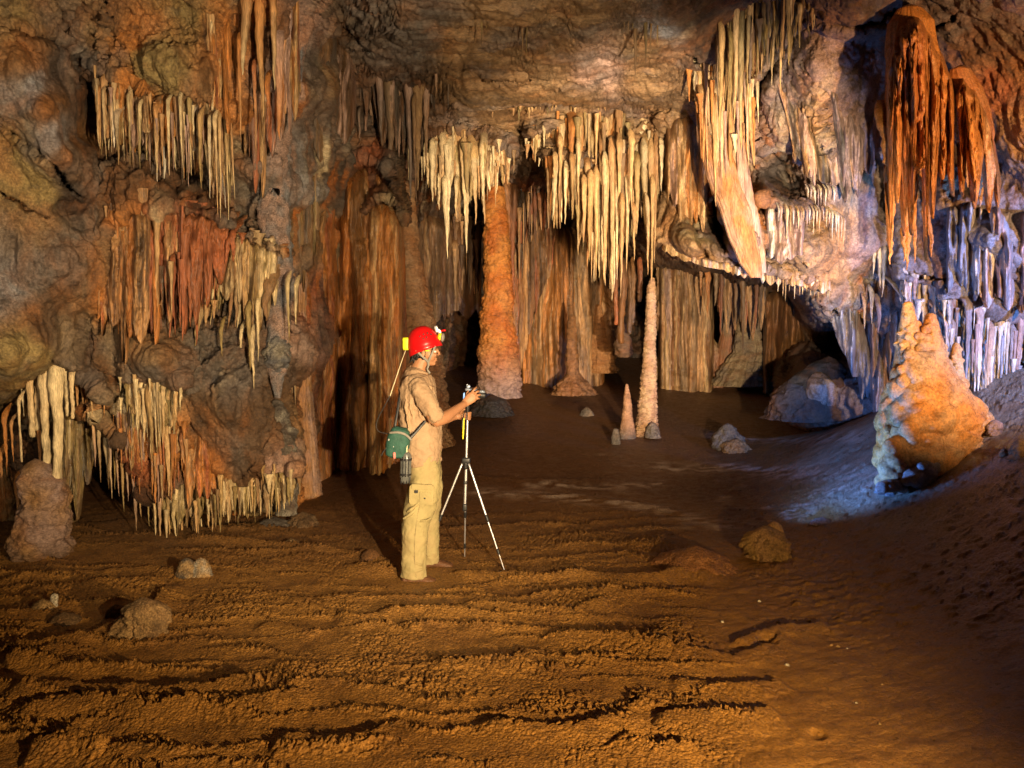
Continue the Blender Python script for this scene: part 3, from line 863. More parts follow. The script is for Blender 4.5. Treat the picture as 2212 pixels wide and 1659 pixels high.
def curtain(name, label, cat, top, bot, n, w, Y, cols, seed, jit=0.35, dz=0.12, mat=None, lean=0.0, group=None, teeth=0.5, squash=1.0, ledge=True, cover=0.82):
    """a fused row of dripstones: broad ribs that share one root and end in teeth"""
    rnd = np.random.RandomState(seed)
    acc = Acc()
    if ledge: LEDGES.append((top, Y, w / FPX * 9.0 * 0.9))
    mid = [(u_, interp(top, u_) + cover * (interp(bot, u_) - interp(top, u_))) for u_ in np.linspace(top[0][0], top[-1][0], 9)]
    if cover > 0: sheet_geo(acc, top, mid, Y, cols, seed, rib=w * 1.15, teeth=.45, lean=0, curl=.4)
    u0, u1 = top[0][0], top[-1][0]
    us = u0 + (u1 - u0) * np.cumsum(rnd.lognormal(0, .55, n)); us = u0 + (u1 - u0) * (us - u0) / (us[-1] - u0)
    for i in range(n):
        u = us[i] - 0.5 * (us[i] - (us[i - 1] if i else u0))
        gap = us[i] - (us[i - 1] if i else u0)
        vt = interp(top, u); vb = interp(bot, u)
        H = vb - vt
        g = perlin(u / 23.0, seed * 1.7, 0.5)
        vb = vt + H * np.clip(1 - jit * (rnd.rand() ** 1.3) + 0.18 * g, .25, 1.12)
        yy = (interp(Y, u) if isinstance(Y, list) else Y) + rnd.uniform(-dz, dz) - .03 + 0.15 * perlin(u / 31.0, seed * .7, 3.5)
        up = 6 + H * (0.12 * rnd.rand() if rnd.rand() < .5 else -0.30 * rnd.rand())
        p = W(u, vt - up, yy)
        L = (vb - vt + up) / FPX * yy
        r = max(0.45 * w, 0.85 * gap, w * rnd.uniform(0.6, 1.5)) / FPX * yy
        r = min(r, 2.4 * w / FPX * yy)
        c = pal(cols, rnd) * rnd.uniform(0.75, 1.15)
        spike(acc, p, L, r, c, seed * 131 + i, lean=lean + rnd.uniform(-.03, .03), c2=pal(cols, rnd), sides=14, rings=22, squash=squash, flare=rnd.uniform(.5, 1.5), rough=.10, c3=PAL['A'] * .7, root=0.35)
        # overlapping short ribs and straws that fuse with it
        for q in range(2):
            if rnd.rand() < teeth + .25:
                uu = u + rnd.uniform(-2.0, 2.0) * w
                vt2 = vt + H * rnd.uniform(-.05, .55)
                vb2 = min(vb + 12, vt2 + H * rnd.uniform(0.2, 0.65))
                k = rnd.uniform(.22, .7)
                p2 = W(uu, vt2, yy - r * rnd.uniform(.3, .9))
                spike(acc, p2, max(.02, (vb2 - vt2) / FPX * yy), r * k, pal(cols, rnd) * rnd.uniform(.8, 1.1), seed * 977 + i * 3 + q, sides=9, rings=12, lean=lean, rough=.08)
    # the lumpy root the ribs grow from
    for i in range(max(3, n // 3)):
        u = u0 + (u1 - u0) * (i + rnd.rand()) / max(3, n // 3)
        vt = interp(top, u)
        yy = (interp(Y, u) if isinstance(Y, list) else Y)
        p = W(u, vt - w * 1.2, yy + .05)
        spike(acc, p, w * rnd.uniform(4, 9) / FPX * yy, w * rnd.uniform(.8, 1.4) / FPX * yy, pal(cols, rnd) * .8, seed * 613 + i, sides=14, rings=14, rough=.25)
    o = acc.build(name, mat or M_DRIP)
    tag(o, label, cat, group)
    return o


def sheet_geo(acc, top, bot, Y, cols, seed, rib=13, fold=0.10, teeth=0.22, lean=0.0, step=1.7, streak=1.0, relief=1.0, curl=0.45):
    """a continuous drapery of fused ribs with grooves between them and a toothed lower edge"""
    rnd = np.random.RandomState(seed + 5000)
    u0, u1 = top[0][0], top[-1][0]
    nu = max(8, int((u1 - u0) / step)); U = np.linspace(u0, u1, nu)
    tv = np.interp(U, [p[0] for p in top], [p[1] for p in top]) + 3.5 * fbm(U / 14.0, seed * 1.1, 0.3, 3)
    bv = np.interp(U, [p[0] for p in bot], [p[1] for p in bot])
    H = np.maximum(bv - tv, 4)
    hm = H.max()
    nv = int(np.clip(hm / 2.6, 12, 260))
    # rib borders
    wd = rib * rnd.lognormal(0, .55, 400); edges = u0 - rib + np.cumsum(wd)
    t = np.linspace(0, 1, nv)[:, None]
    Vg = tv[None, :] + t * H[None, :]
    warp = 9 * fbm(U[None, :] / 70.0, Vg / 120.0, seed * .37, 3) + 4 * perlin(U[None, :] / 16.0, Vg / 60.0, seed * .9)
    Uq = U[None, :] + warp * (0.4 + .6 * (1 - t))
    idx = np.clip(np.searchsorted(edges, Uq), 1, len(edges) - 1)
    f = (Uq - edges[idx - 1]) / (edges[idx] - edges[idx - 1])
    bw = wd[idx]
    # length of each tooth
    tl = rnd.uniform(0, 1, 400) ** 0.8
    i0 = np.clip(np.searchsorted(edges, U), 1, len(edges) - 1)
    f0 = (U - edges[i0 - 1]) / (edges[i0] - edges[i0 - 1])
    tooth = (1 - np.abs(2 * f0 - 1) ** 1.3) * tl[i0]
    fine = np.abs(perlin(U / 3.1, seed * 2.0, 0.1)) * 0.5
    Hb = H * (1 - teeth + teeth * (1.25 * tooth + 0.3 * fine))
    Vg = tv[None, :] + t * Hb[None, :]
    ym = np.interp(U, [q[0] for q in Y], [q[1] for q in Y])[None, :] if isinstance(Y, list) else float(Y)
    rnd_r = np.sqrt(np.clip(1 - (2 * f - 1) ** 2, 0, 1))
    rpx = bw / FPX * 9.0
    grow = 0.35 + 0.65 * sstep(0.0, .35, t)
    D = ym - relief * 0.55 * rpx * rnd_r * grow
    D = D + fold * fbm(U[None, :] / 42.0, Vg / 230.0, seed * .7, 3) * 1.6
    D = D - relief * 0.012 * np.abs(perlin(U[None, :] / 3.3, Vg / 30.0, seed * .2)) * 2
    D = D + 0.012 * fbm(U[None, :] / 9.0, Vg / 13.0, seed * .6, 3)
    # undercut steps where the sheet was fed from a higher ledge
    stp = np.maximum(0, perlin(U[None, :] / 26.0, Vg / 34.0, seed * 1.9) - .25)
    D = D - 0.10 * relief * stp
    D = D + curl * (np.clip(1 - t * 9, 0, 1) ** 2)
    side = np.minimum(U - u0, u1 - U)[None, :]
    D = D + curl * np.clip(1 - side / 9.0, 0, 1) ** 2
    P = Wv(U[None, :] + lean * Vg * 0 + lean * t * hm, Vg, D)
    # thickness at the lower edge
    low = P[-1:] + np.array([0, 0.035, 0.004]); low2 = P[-2:-1] + np.array([0, 0.06, 0.03])
    P = np.concatenate([P, low, low2], 0)
    # colour streaks: each rib has a mineral colour, drifting downward
    cl = np.array([PAL[c] for c in cols])
    pick = rnd.randint(0, len(cl), 400)
    C = cl[pick[idx]]
    n = fbm(Uq / 7.0, Vg / 110.0, seed * .4, 3)[..., None]
    n2 = fbm(Uq / 3.0 + 50, Vg / 60.0, seed * .8, 3)[..., None]
    C2 = cl[pick[(idx + 7) % 400]]
    m = np.clip(0.5 + 2.0 * n, 0, 1); C = C * (1 - m) + C2 * m
    C = C * np.clip(1 + .55 * n2 * streak, .5, 1.5)
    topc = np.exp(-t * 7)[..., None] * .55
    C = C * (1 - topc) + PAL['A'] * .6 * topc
    C = np.concatenate([C, C[-1:], C[-1:]], 0)
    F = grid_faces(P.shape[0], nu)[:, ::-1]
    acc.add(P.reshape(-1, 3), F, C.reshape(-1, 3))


def sheet(label, top, bot, Y, cols, seed, name="drapery", ledge=True, mat=None, **kw):
    acc = Acc()
    if ledge: LEDGES.append((top, Y, 0.02))
    sheet_geo(acc, top, bot, Y, cols, seed, **kw)
    o = acc.build(name, mat or M_FLOW)
    tag(o, label, "drapery")
    return o


def stals(label, group, items, Y, cols, seed, w=7, dz=0.15, name="stalactite", lean=0.0, blunt=0.0, mat=None, flare=1.0):
    """single hanging stalactites; items = (u, v_top, v_tip[, half width]) """
    rnd = np.random.RandomState(seed)
    for i, it in enumerate(items):
        u, vt, vb = it[:3]
        ww = it[3] if len(it) > 3 else w * rnd.uniform(0.7, 1.3)
        yy = Y + rnd.uniform(-dz, dz)
        acc = Acc()
        p = W(u, vt - 4, yy)
        c = pal(cols, rnd) * rnd.uniform(0.88, 1.12)
        spike(acc, p, (vb - vt + 4) / FPX * yy, ww / FPX * yy, c, seed * 57 + i, lean=lean + rnd.uniform(-.01, .01), c2=pal(cols, rnd), sides=12, rings=22, blunt=blunt, flare=flare, root=0.10)
        o = acc.build(name, mat or M_DRIP)
        tag(o, label, "stalactite", group)
        STAL_N[0] += 1


def row(u0, u1, top, bot, n, seed, jit=0.5):
    rnd = np.random.RandomState(seed)
    out = []
    for i in range(n):
        u = u0 + (u1 - u0) * (i + 0.5 + rnd.uniform(-.35, .35)) / n
        vt = interp(top, u) if isinstance(top, list) else top
        vb = interp(bot, u) if isinstance(bot, list) else bot
        out.append((u, vt, vt + (vb - vt) * (1 - jit * rnd.rand())))
    return out


# ================================================================ COLUMNS, STALAGMITES
def lathe(name, label, cat, prof, Y, c, style, seed, mat=None, squash=1.0, sides=None, rings=None, group=None, amp=1.0, parent=None, cols=None, bottomc=None):
    """prof: (v, u centre, half width px) from top to bottom, at depth Y (number or list (v, Y))"""
    rnd = np.random.RandomState(seed)
    p = np.array(prof, float)
    h_px = p[-1, 0] - p[0, 0]
    rings = rings or int(np.clip(h_px / 2.0, 30, 300))
    wpx = p[:, 2].max()
    sides = sides or int(np.clip(wpx * 2 * np.pi / 2.2, 28, 260))
    v = np.linspace(p[0, 0], p[-1, 0], rings)
    uc = np.interp(v, p[:, 0], p[:, 1]); hw = np.interp(v, p[:, 0], p[:, 2])
    yy = np.interp(v, [q[0] for q in Y], [q[1] for q in Y]) if isinstance(Y, list) else np.full(rings, float(Y))
    ctr = Wv(uc, v, yy)
    R = (hw / FPX * yy)[:, None]
    a = np.linspace(0, 2 * np.pi, sides, endpoint=False)[None, :]
    ca, sa = np.cos(a), np.sin(a)
    rm = R.mean()
    ox = ctr[:, 0:1]; z = ctr[:, 2:3] + 0 * a
    X = ox + R * ca; Yw = ctr[:, 1:2] + R * sa * squash
    nx = X + seed * 3.1; ny = Yw; nz = z
    f = 0
    if 't' in style:      # stacked irregular rings
        per = 0.75 * rm if 'T' not in style else 1.2 * rm
        ph = nz / per + 0.5 * perlin(nx * 1.5 / (rm * 2), ny / rm * .7, nz / rm * .6) + 0.16 * np.cos(a + seed)
        fr = ph - np.floor(ph)
        f = f + 0.13 * (np.sin(np.pi * fr) ** 0.6 - 0.5) + 0.07 * perlin(nx / rm * 1.6, ny / rm * 1.6, nz / rm * 1.6) + 0.05 * perlin(nx / rm * 5, ny / rm * 5, nz / rm * 4)
        ph2 = ph * 3.3 + 0.6 * perlin(nx / rm * 2, ny / rm * 2, nz / rm * 3)
        f = f + 0.03 * np.abs(np.sin(np.pi * ph2))
    if 'f' in style:      # vertical flutes
        aw = a + 0.12 * perlin(nx / rm, ny / rm, nz / rm * 0.5)
        fl = np.abs(perlin(ca * 5 + 0.3 * perlin(nx * 2, ny * 2, nz * .8), sa * 5 + seed, nz / rm * 0.12)) * 1.4
        fl2 = np.abs(perlin(ca * 13, sa * 13 + seed, nz / rm * 0.2))
        f = f + 0.16 * (fl - 0.3) + 0.06 * fl2
    if 'b' in style:      # bulbous cascades
        f = f + 0.20 * np.abs(fbm(nx / rm * 1.3, ny / rm * 1.3, nz / rm * 1.25, 3, 0.5)) + 0.06 * np.abs(perlin(nx / rm * 4, ny / rm * 4, nz / rm * 5))
    if 'k' in style:      # coral knobs
        f = f + 0.10 * (1 - np.clip(cell3(nx / rm * 4.5, ny / rm * 4.5, nz / rm * 4.5), 0, 1) ** 2) + 0.05 * perlin(nx / rm * 3, ny / rm * 3, nz / rm * 3)
    if 'r' in style:
        f = f + 0.25 * fbm(nx / rm * 0.9, ny / rm * 0.9, nz / rm * 0.9, 4) + 0.05 * (1 - 2 * np.abs(fbm(nx / rm * 2.5, ny / rm * 2.5, nz / rm * 2.5, 3)))
    f = f + 0.05 * perlin(nx / rm * .5, ny / rm * .5, nz / rm * .5)
    f = f * amp
    X = ox + R * (1 + f) * ca; Yw = ctr[:, 1:2] + R * (1 + f) * sa * squash
    wob = 0.10 * rm * perlin(nz[:, :1] / rm * .6, seed * 1.0 + 0 * nz[:, :1], 0 * nz[:, :1])
    X = X + wob
    V = np.stack([X, Yw, z - 0.03 * rm * f], -1).reshape(-1, 3)
    top = V[:sides].mean(0) + [0, 0, R[0, 0] * 0.5]
    bt = V[-sides:].mean(0)
    n = len(V)
    V = np.vstack([V, top, bt])
    F = grid_faces(rings, sides, wrap=True)[:, ::-1]
    j = np.arange(sides); j2 = (j + 1) % sides
    F = np.vstack([F, np.stack([j, j2, 0 * j + n, 0 * j + n], -1), np.stack([(rings - 1) * sides + j2, (rings - 1) * sides + j, 0 * j + n + 1, 0 * j + n + 1], -1)])
    c = np.array(c)
    Cn = fbm(nx / rm * 0.8, ny / rm * .8, nz / rm * 0.5, 3)
    if cols is not None:
        c2 = np.array(cols)
        m = np.clip(0.5 + 1.3 * Cn, 0, 1)[..., None]
        C = c * (1 - m) + c2 * m
    else:
        C = c * (1 + 0.25 * Cn[..., None])
    if bottomc is not None:
        tt = sstep(0.72, 1.0, np.linspace(0, 1, rings))[:, None, None]
        C = C * (1 - tt) + np.array(bottomc) * tt
    if 't' in style: C = C * (1 + 0.8 * np.clip(f, -.15, .15)[..., None])
    C = C.reshape(-1, 3)
    C = np.vstack([C, C[0], C[-1]])
    m_ = {'t': M_TIER, 'f': M_FLOW, 'b': M_LUMP, 'k': M_CORAL, 'r': M_ROCK}[style[0]]
    # zero-area corner: quads that repeat a vertex become triangles
    o = mesh_tri(name, V, F, mat or m_, C, parent)
    if label: tag(o, label, cat, group)
    return o


def mesh_tri(name, V, F, mat, C, parent=None):
    q = F[F[:, 2] != F[:, 3]]; t = F[F[:, 2] == F[:, 3]][:, :3]
    me = bpy.data.meshes.new(name)
    me.vertices.add(len(V)); me.vertices.foreach_set("co", np.ascontiguousarray(V, dtype=np.float32).ravel())
    nl = q.size + t.size
    me.loops.add(nl)
    me.loops.foreach_set("vertex_index", np.concatenate([q.ravel(), t.ravel()]).astype(np.int32))
    me.polygons.add(len(q) + len(t))
    ls = np.concatenate([np.arange(len(q)) * 4, q.size + np.arange(len(t)) * 3]).astype(np.int32)
    me.polygons.foreach_set("loop_start", ls)
    me.update(calc_edges=True)
    me.polygons.foreach_set("use_smooth", np.ones(len(me.polygons), dtype=bool))
    at = me.color_attributes.new("Col", 'FLOAT_COLOR', 'POINT')
    c4 = np.ones((len(V), 4), dtype=np.float32); c4[:, :3] = C
    at.data.foreach_set("color", c4.ravel())
    me.materials.append(mat)
    o = bpy.data.objects.new(name, me)
    col.objects.link(o)
    if parent is not None:
        o.parent = parent
        o.matrix_parent_inverse = Matrix.Translation(-Vector(parent.location))
    return o


def _build(s, name, mat, parent=None):
    return mesh_tri(name, np.concatenate(s.V), np.concatenate(s.F), mat, np.concatenate(s.C), parent)


Acc.build = _build

LEDGES.append(([(192, 885), (240, 935), (290, 985), (345, 1035)], 6.9, .06))
LEDGES.append(([(38, 800), (64, 788), (118, 768), (155, 790)], 6.45, .10))
LEDGES.append(([(155, 790), (190, 815), (228, 850)], 6.7, .08))
LEDGES.append(([(790, 60), (840, 95), (900, 130), (970, 120)], 9.3, .1))
# ---------------------------------------------------------------- left side
curtain("dripstone_curtain", "wide cream and orange curtain of ribs high on the left wall", "curtain",
        [(192, 135), (230, 160), (290, 175), (330, 205), (390, 175), (440, 195), (500, 235)],
        [(192, 200), (215, 335), (260, 345), (330, 385), (380, 375), (420, 375), (450, 420), (480, 455), (500, 440)],
        46, 8.5, 6.55, "CKCTWOCAPYG", 11, jit=0.28, dz=0.12, teeth=.6)
stals("slender stalactite among those at the front of the high left curtain", "stalactites of the high left curtain",
      [(222, 180, 338), (252, 200, 355), (275, 190, 350), (300, 210, 362), (335, 215, 395), (362, 200, 372), (388, 190, 378), (408, 195, 372), (430, 230, 400), (452, 240, 422), (462, 235, 455), (474, 232, 470, 6), (486, 240, 472, 5)],
      6.4, "CCKWYC", 12, w=6, dz=.06)
stals("stalactite among the streaked orange and cream ones at the top left", "stalactites of the top left wall",
      [(455, -60, 215, 22), (480, -40, 130, 12), (470, 120, 330, 9), (530, -60, 150, 20), (560, -60, 235, 16), (600, 60, 290, 17), (515, 60, 300, 9), (590, -50, 180, 14), (548, 120, 330, 8), (575, 150, 290, 9)],
      6.4, "OAKCPOR", 13, dz=.12, mat=M_FLOW)
lathe("flowstone_column", "long grey coral-crusted rib on the left wall from the roof downward", "flowstone",
      [(-60, 640, 26), (100, 628, 34), (250, 600, 30), (330, 588, 28), (450, 592, 30), (560, 600, 27), (700, 600, 24), (800, 598, 18), (860, 600, 6)], 7.0, PAL['U'] * .8, 'kr', 5, cols=PAL['P'], squash=0.7)
curtain("dripstone_curtain", "red-brown draped curtain in the middle of the left wall", "curtain",
        [(330, 455), (380, 445), (440, 455), (500, 480)], [(330, 690), (350, 700), (380, 745), (400, 760), (425, 755), (450, 680), (480, 640), (500, 560)],
        20, 13, 6.55, "RRRRAR", 14, jit=0.3, dz=0.1, mat=M_FLOW, teeth=.4, lean=-0.05)
curtain("flowstone_block", "rough orange flowstone block left of the red drapery", "flowstone",
        [(238, 425), (290, 415), (345, 440)], [(238, 650), (270, 745), (300, 700), (345, 690)], 13, 15, 6.5, "OOAOKB", 15, jit=0.15, dz=0.07, mat=M_FLOW, teeth=1.0)
curtain("dripstone_curtain", "pale cream pleated drapery right of the red drapery", "curtain",
        [(430, 590), (470, 530), (520, 500), (560, 520), (605, 540)], [(430, 770), (460, 700), (500, 660), (530, 760), (560, 770), (605, 640)],
        20, 12, 6.85, "CCYKCT", 16, jit=0.45, dz=0.12, teeth=.5, lean=-0.12, mat=M_FLOW)
stals("pale tooth-like stalactite below the cream pleated drapery", "teeth below the cream drapery",
      [(478, 690, 770, 8), (545, 700, 840, 9), (536, 650, 800, 9), (555, 640, 780, 7), (410, 760, 850, 14), (420, 770, 835, 8), (400, 770, 810, 7), (640, 600, 700, 7), (622, 590, 740, 7), (520, 700, 780, 6)],
      6.75, "CCY", 17, dz=.08)
curtain("dripstone_curtain", "cream-topped curtain turning orange below the tan bulge", "curtain",
        [(268, 818), (300, 812), (345, 818), (392, 812)], [(268, 900), (290, 960), (330, 1000), (360, 980), (392, 900)],
        22, 7, 6.6, "CCCYKC", 18, jit=0.3, dz=0.08, teeth=.6)
curtain("dripstone_curtain", "orange and pink ribs hanging under the cream-topped curtain", "curtain",
        [(245, 860), (300, 900), (350, 910), (400, 900)], [(245, 980), (290, 1060), (340, 1090), (370, 1080), (400, 1020)],
        22, 8, 6.8, "OPAORK", 19, jit=0.35, dz=0.12, teeth=.7, mat=M_FLOW)
curtain("dripstone_curtain", "low yellow-cream curtain of ribs reaching the floor at left", "curtain",
        [(330, 1050), (400, 1040), (440, 1010), (480, 1010), (520, 1010), (570, 1000), (640, 1010)],
        [(330, 1150), (380, 1185), (440, 1160), (520, 1140), (580, 1120), (640, 1085)],
        44, 8, 7.0, "CYYKCYT", 20, jit=0.2, dz=0.15, teeth=.7)
stals("slim grey-cream stalactite in the slanting row over the dark cavity at left", "slanting row over the dark cavity",
      [(200, 895, 1010, 6), (212, 915, 1045, 6), (225, 925, 1060, 8), (236, 935, 1080, 5), (245, 945, 1060, 5), (252, 955, 1075, 5), (262, 960, 1110, 6), (272, 970, 1085, 6), (286, 985, 1150, 9), (300, 1000, 1120, 7), (316, 1010, 1140, 6), (330, 1030, 1170, 7), (342, 1030, 1180, 8), (358, 1035, 1165, 7)],
      6.9, "KCYPT", 21, dz=.08)
stals("long smooth cream stalactite in the bright cluster at the far left", "bright far left cluster",
      [(118, 765, 1078, 21), (92, 775, 1035, 17), (64, 790, 945, 13), (48, 800, 900, 8), (80, 770, 930, 12), (140, 775, 900, 11), (152, 790, 905, 9), (106, 760, 880, 12), (40, 850, 1000, 5)],
      6.45, "CCKC", 22, dz=.1, blunt=0.42)
stals("thin orange stalactite hanging by the far left cluster", "thin orange stalactites far left",
      [(80, 870, 1115, 7), (8, 880, 1030, 8), (22, 900, 1000, 5), (2, 960, 1080, 7), (36, 1020, 1130, 8), (165, 800, 900, 6), (182, 812, 920, 7), (175, 800, 880, 6), (196, 830, 900, 5), (215, 838, 905, 4), (225, 850, 900, 4)],
      6.7, "OAKO", 23, dz=.1)
lathe("flowstone_column", "olive-grey leaning flowstone blade behind the far left cluster", "flowstone",
      [(860, 160, 12), (920, 168, 26), (1000, 150, 28), (1080, 135, 26), (1160, 130, 26)], 7.3, PAL['Y'], 'fr', 8, cols=PAL['T'])
g0 = on_floor(90, 1192)
lathe("stalagmite", "stout ringed stump under the bright far left stalactites", "stalagmite",
      [(998, 76, 16), (1004, 80, 26), (1014, 84, 34), (1040, 92, 42), (1090, 96, 48), (1140, 95, 52), (1185, 92, 60), (1215, 90, 66)], float(g0[1]) - .05, PAL['A'] * .75, 'tr', 6, cols=PAL['P'] * .7, bottomc=PAL['B'])
lathe("flowstone_column", "narrow dark-streaked column at the left picture edge", "stalagmite",
      [(1010, -2, 16), (1060, 4, 20), (1120, 8, 22), (1170, 8, 26)], 7.4, PAL['Y'], 'fr', 9, cols=PAL['O'])
lathe("cave_coral", "white coral-crusted knob above the shadowed wall foot at left", "cave coral",
      [(715, 592, 5), (730, 598, 16), (760, 600, 22), (790, 600, 18), (810, 606, 6)], 7.0, PAL['W'] * .55, 'kr', 41, amp=2.2, cols=PAL['U'] * .6)
lathe("cave_coral", "long whitish coral-crusted knob lower on the left wall foot", "cave coral",
      [(865, 596, 6), (890, 600, 16), (930, 606, 24), (970, 606, 26), (1000, 600, 18), (1025, 602, 8)], 7.05, PAL['W'] * .5, 'kr', 42, amp=2.2, cols=PAL['G'])
lathe("flowstone_boss", "rounded grey-white boss at the right end of the low curtain", "flowstone",
      [(970, 626, 8), (990, 628, 18), (1030, 626, 20), (1070, 622, 18), (1110, 620, 22)], 7.3, PAL['W'] * .6, 'kr', 43, cols=PAL['G'])
lathe("flowstone_rib", "brown-orange rib with black specks just left of the tall red flowstone", "flowstone",
      [(520, 642, 8), (600, 640, 20), (700, 635, 24), (800, 640, 24), (900, 650, 26), (1000, 655, 30), (1070, 655, 36)], 8.0, PAL['A'], 'fk', 44, cols=PAL['P'])

# ---------------------------------------------------------------- tall orange flowstone
lathe("flowstone_column", "rounded rust-brown flowstone core rising behind the fluted orange cascade", "flowstone",
      [(346, 785, 16), (356, 785, 36), (384, 785, 54), (430, 790, 66), (520, 795, 70), (620, 795, 70), (720, 795, 70), (850, 790, 72), (960, 785, 84), (1030, 780, 100)], [(338, 10.15), (1030, 9.75)], np.array([.36, .135, .022]), 'f', 51, cols=np.array([.24, .085, .02]), squash=0.8, amp=1.5)
lathe("flowstone_column", "knobbly brown column right of the orange cascade, behind the helmet", "column",
      [(395, 880, 14), (450, 878, 18), (540, 880, 24), (620, 888, 30), (680, 896, 36), (760, 905, 42), (850, 910, 50), (930, 905, 60), (960, 905, 70)], 10.4, np.array([.30, .19, .10]), 'tk', 54, cols=np.array([.26, .13, .05]))
stals("greyish-pink stalactite in the dark upper recess left of the centre", "stalactites of the upper recess",
      [(800, 60, 350, 16), (835, 90, 370, 18), (815, 110, 300, 14), (860, 120, 330, 12), (790, 240, 340, 5), (882, 130, 420, 15), (905, 150, 400, 17), (920, 140, 340, 12), (845, 160, 300, 10), (775, 230, 300, 5), (895, 200, 430, 7), (940, 120, 210, 8), (955, 110, 200, 6), (968, 120, 230, 5)],
      9.3, "PPTGT", 24, dz=.3)
stals("small dark-sided stalactite in the sparse group hanging from the flat roof", "sparse roof stalactites",
      [(1375, 12, 160, 9), (1366, 14, 60, 4), (1392, 20, 130, 8), (1349, 14, 62, 3), (1357, 14, 68, 3), (1408, 22, 120, 4), (1420, 20, 92, 4), (1432, 18, 60, 3), (1344, 14, 40, 3), (1128, 30, 112, 5), (1118, 28, 95, 3), (1138, 30, 110, 4), (1030, 30, 70, 4), (1040, 30, 95, 4), (1022, 40, 80, 3), (1050, 30, 60, 4), (1440, 24, 58, 2)],
      7.4, "TYTB", 25, dz=.12)

# ---------------------------------------------------------------- centre
curtain("dripstone_curtain", "cream curtain of stalactites above the tall orange column", "curtain",
        [(915, 290), (950, 285), (1000, 280), (1050, 300), (1098, 320)], [(915, 380), (945, 430), (980, 460), (1010, 470), (1040, 480), (1070, 400), (1098, 410)],
        26, 10, 10.8, "CKCTAY", 26, jit=0.35, dz=0.2, teeth=.7)
stals("long pointed stalactite hanging from the cream curtain above the orange column", "long tips of the centre cream curtain",
      [(935, 300, 432, 12), (962, 380, 555, 9), (968, 300, 500, 11), (1008, 320, 540, 12), (1001, 300, 470, 12), (1022, 330, 480, 10), (1044, 340, 455, 7), (918, 310, 375, 9), (950, 370, 450, 6), (985, 380, 470, 6), (1075, 330, 415, 6), (1060, 330, 400, 6), (880, 200, 410, 7)],
      10.6, "CCKC", 27, dz=.1)
curtain("flowstone_wall", "brown fluted wall deep in the centre of the cave", "flowstone",
        [(925, 430), (980, 470), (1035, 500)], [(925, 660), (980, 640), (1035, 640)], 20, 13, 15.2, "BTBA", 28, jit=0.1, dz=0.3, ledge=False, mat=M_FLOW)
curtain("flowstone_wall", "reddish fluted ribs behind and right of the tall orange column", "flowstone",
        [(1085, 375), (1130, 380), (1200, 375)], [(1085, 560), (1110, 700), (1135, 560), (1165, 500), (1200, 520)], 20, 12, 13.8, "RBAB", 29, jit=0.3, dz=0.25, ledge=False, mat=M_FLOW)
lathe("flowstone_column", "dim fluted flowstone right behind the foot of the tall orange column", "flowstone",
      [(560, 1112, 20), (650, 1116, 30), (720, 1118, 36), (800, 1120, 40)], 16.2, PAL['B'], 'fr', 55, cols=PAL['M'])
lathe("flowstone_column", "massive brown organ-pipe flowstone in the middle background", "flowstone",
      [(492, 1215, 20), (510, 1215, 50), (550, 1212, 78), (620, 1215, 88), (700, 1218, 92), (800, 1222, 96)], 15.6, np.array([.36, .20, .08]), 'fr', 56, cols=np.array([.40, .26, .13]), squash=.7, amp=1.2)
lathe("flowstone_column", "conical foot at the right of the organ-pipe flowstone", "flowstone",
      [(660, 1290, 8), (720, 1290, 18), (760, 1295, 24), (805, 1298, 32)], 14.9, np.array([.38, .21, .09]), 'tf', 57)
lathe("stalagmite", "slim dark spire standing before the organ-pipe flowstone", "stalagmite",
      [(660, 1234, 3), (700, 1235, 9), (760, 1236, 12), (810, 1237, 14), (826, 1238, 28), (852, 1238, 44)], 13.4, np.array([.30, .16, .07]), 'tr', 58)
g1 = on_floor(1078, 852)
lathe("column", "tall knobbly orange column lit brightly right of the helmet", "column",
      [(405, 1072, 15), (425, 1069, 20), (470, 1071, 22), (520, 1073, 25), (560, 1075, 26), (600, 1076, 26), (650, 1075, 29), (700, 1074, 33), (750, 1076, 37), (800, 1079, 40), (840, 1079, 42), (858, 1080, 40)], 12.6, np.array([.50, .23, .06]), 'tTk', 59, cols=np.array([.46, .16, .03]), bottomc=PAL['P'] * .8, amp=1.15)
lathe("boulder", "dark low boulder at the foot of the tall orange column", "boulder",
      [(856, 1062, 10), (864, 1064, 28), (880, 1062, 38), (897, 1062, 42)], 12.0, PAL['G'] * .35, 'rk', 60)

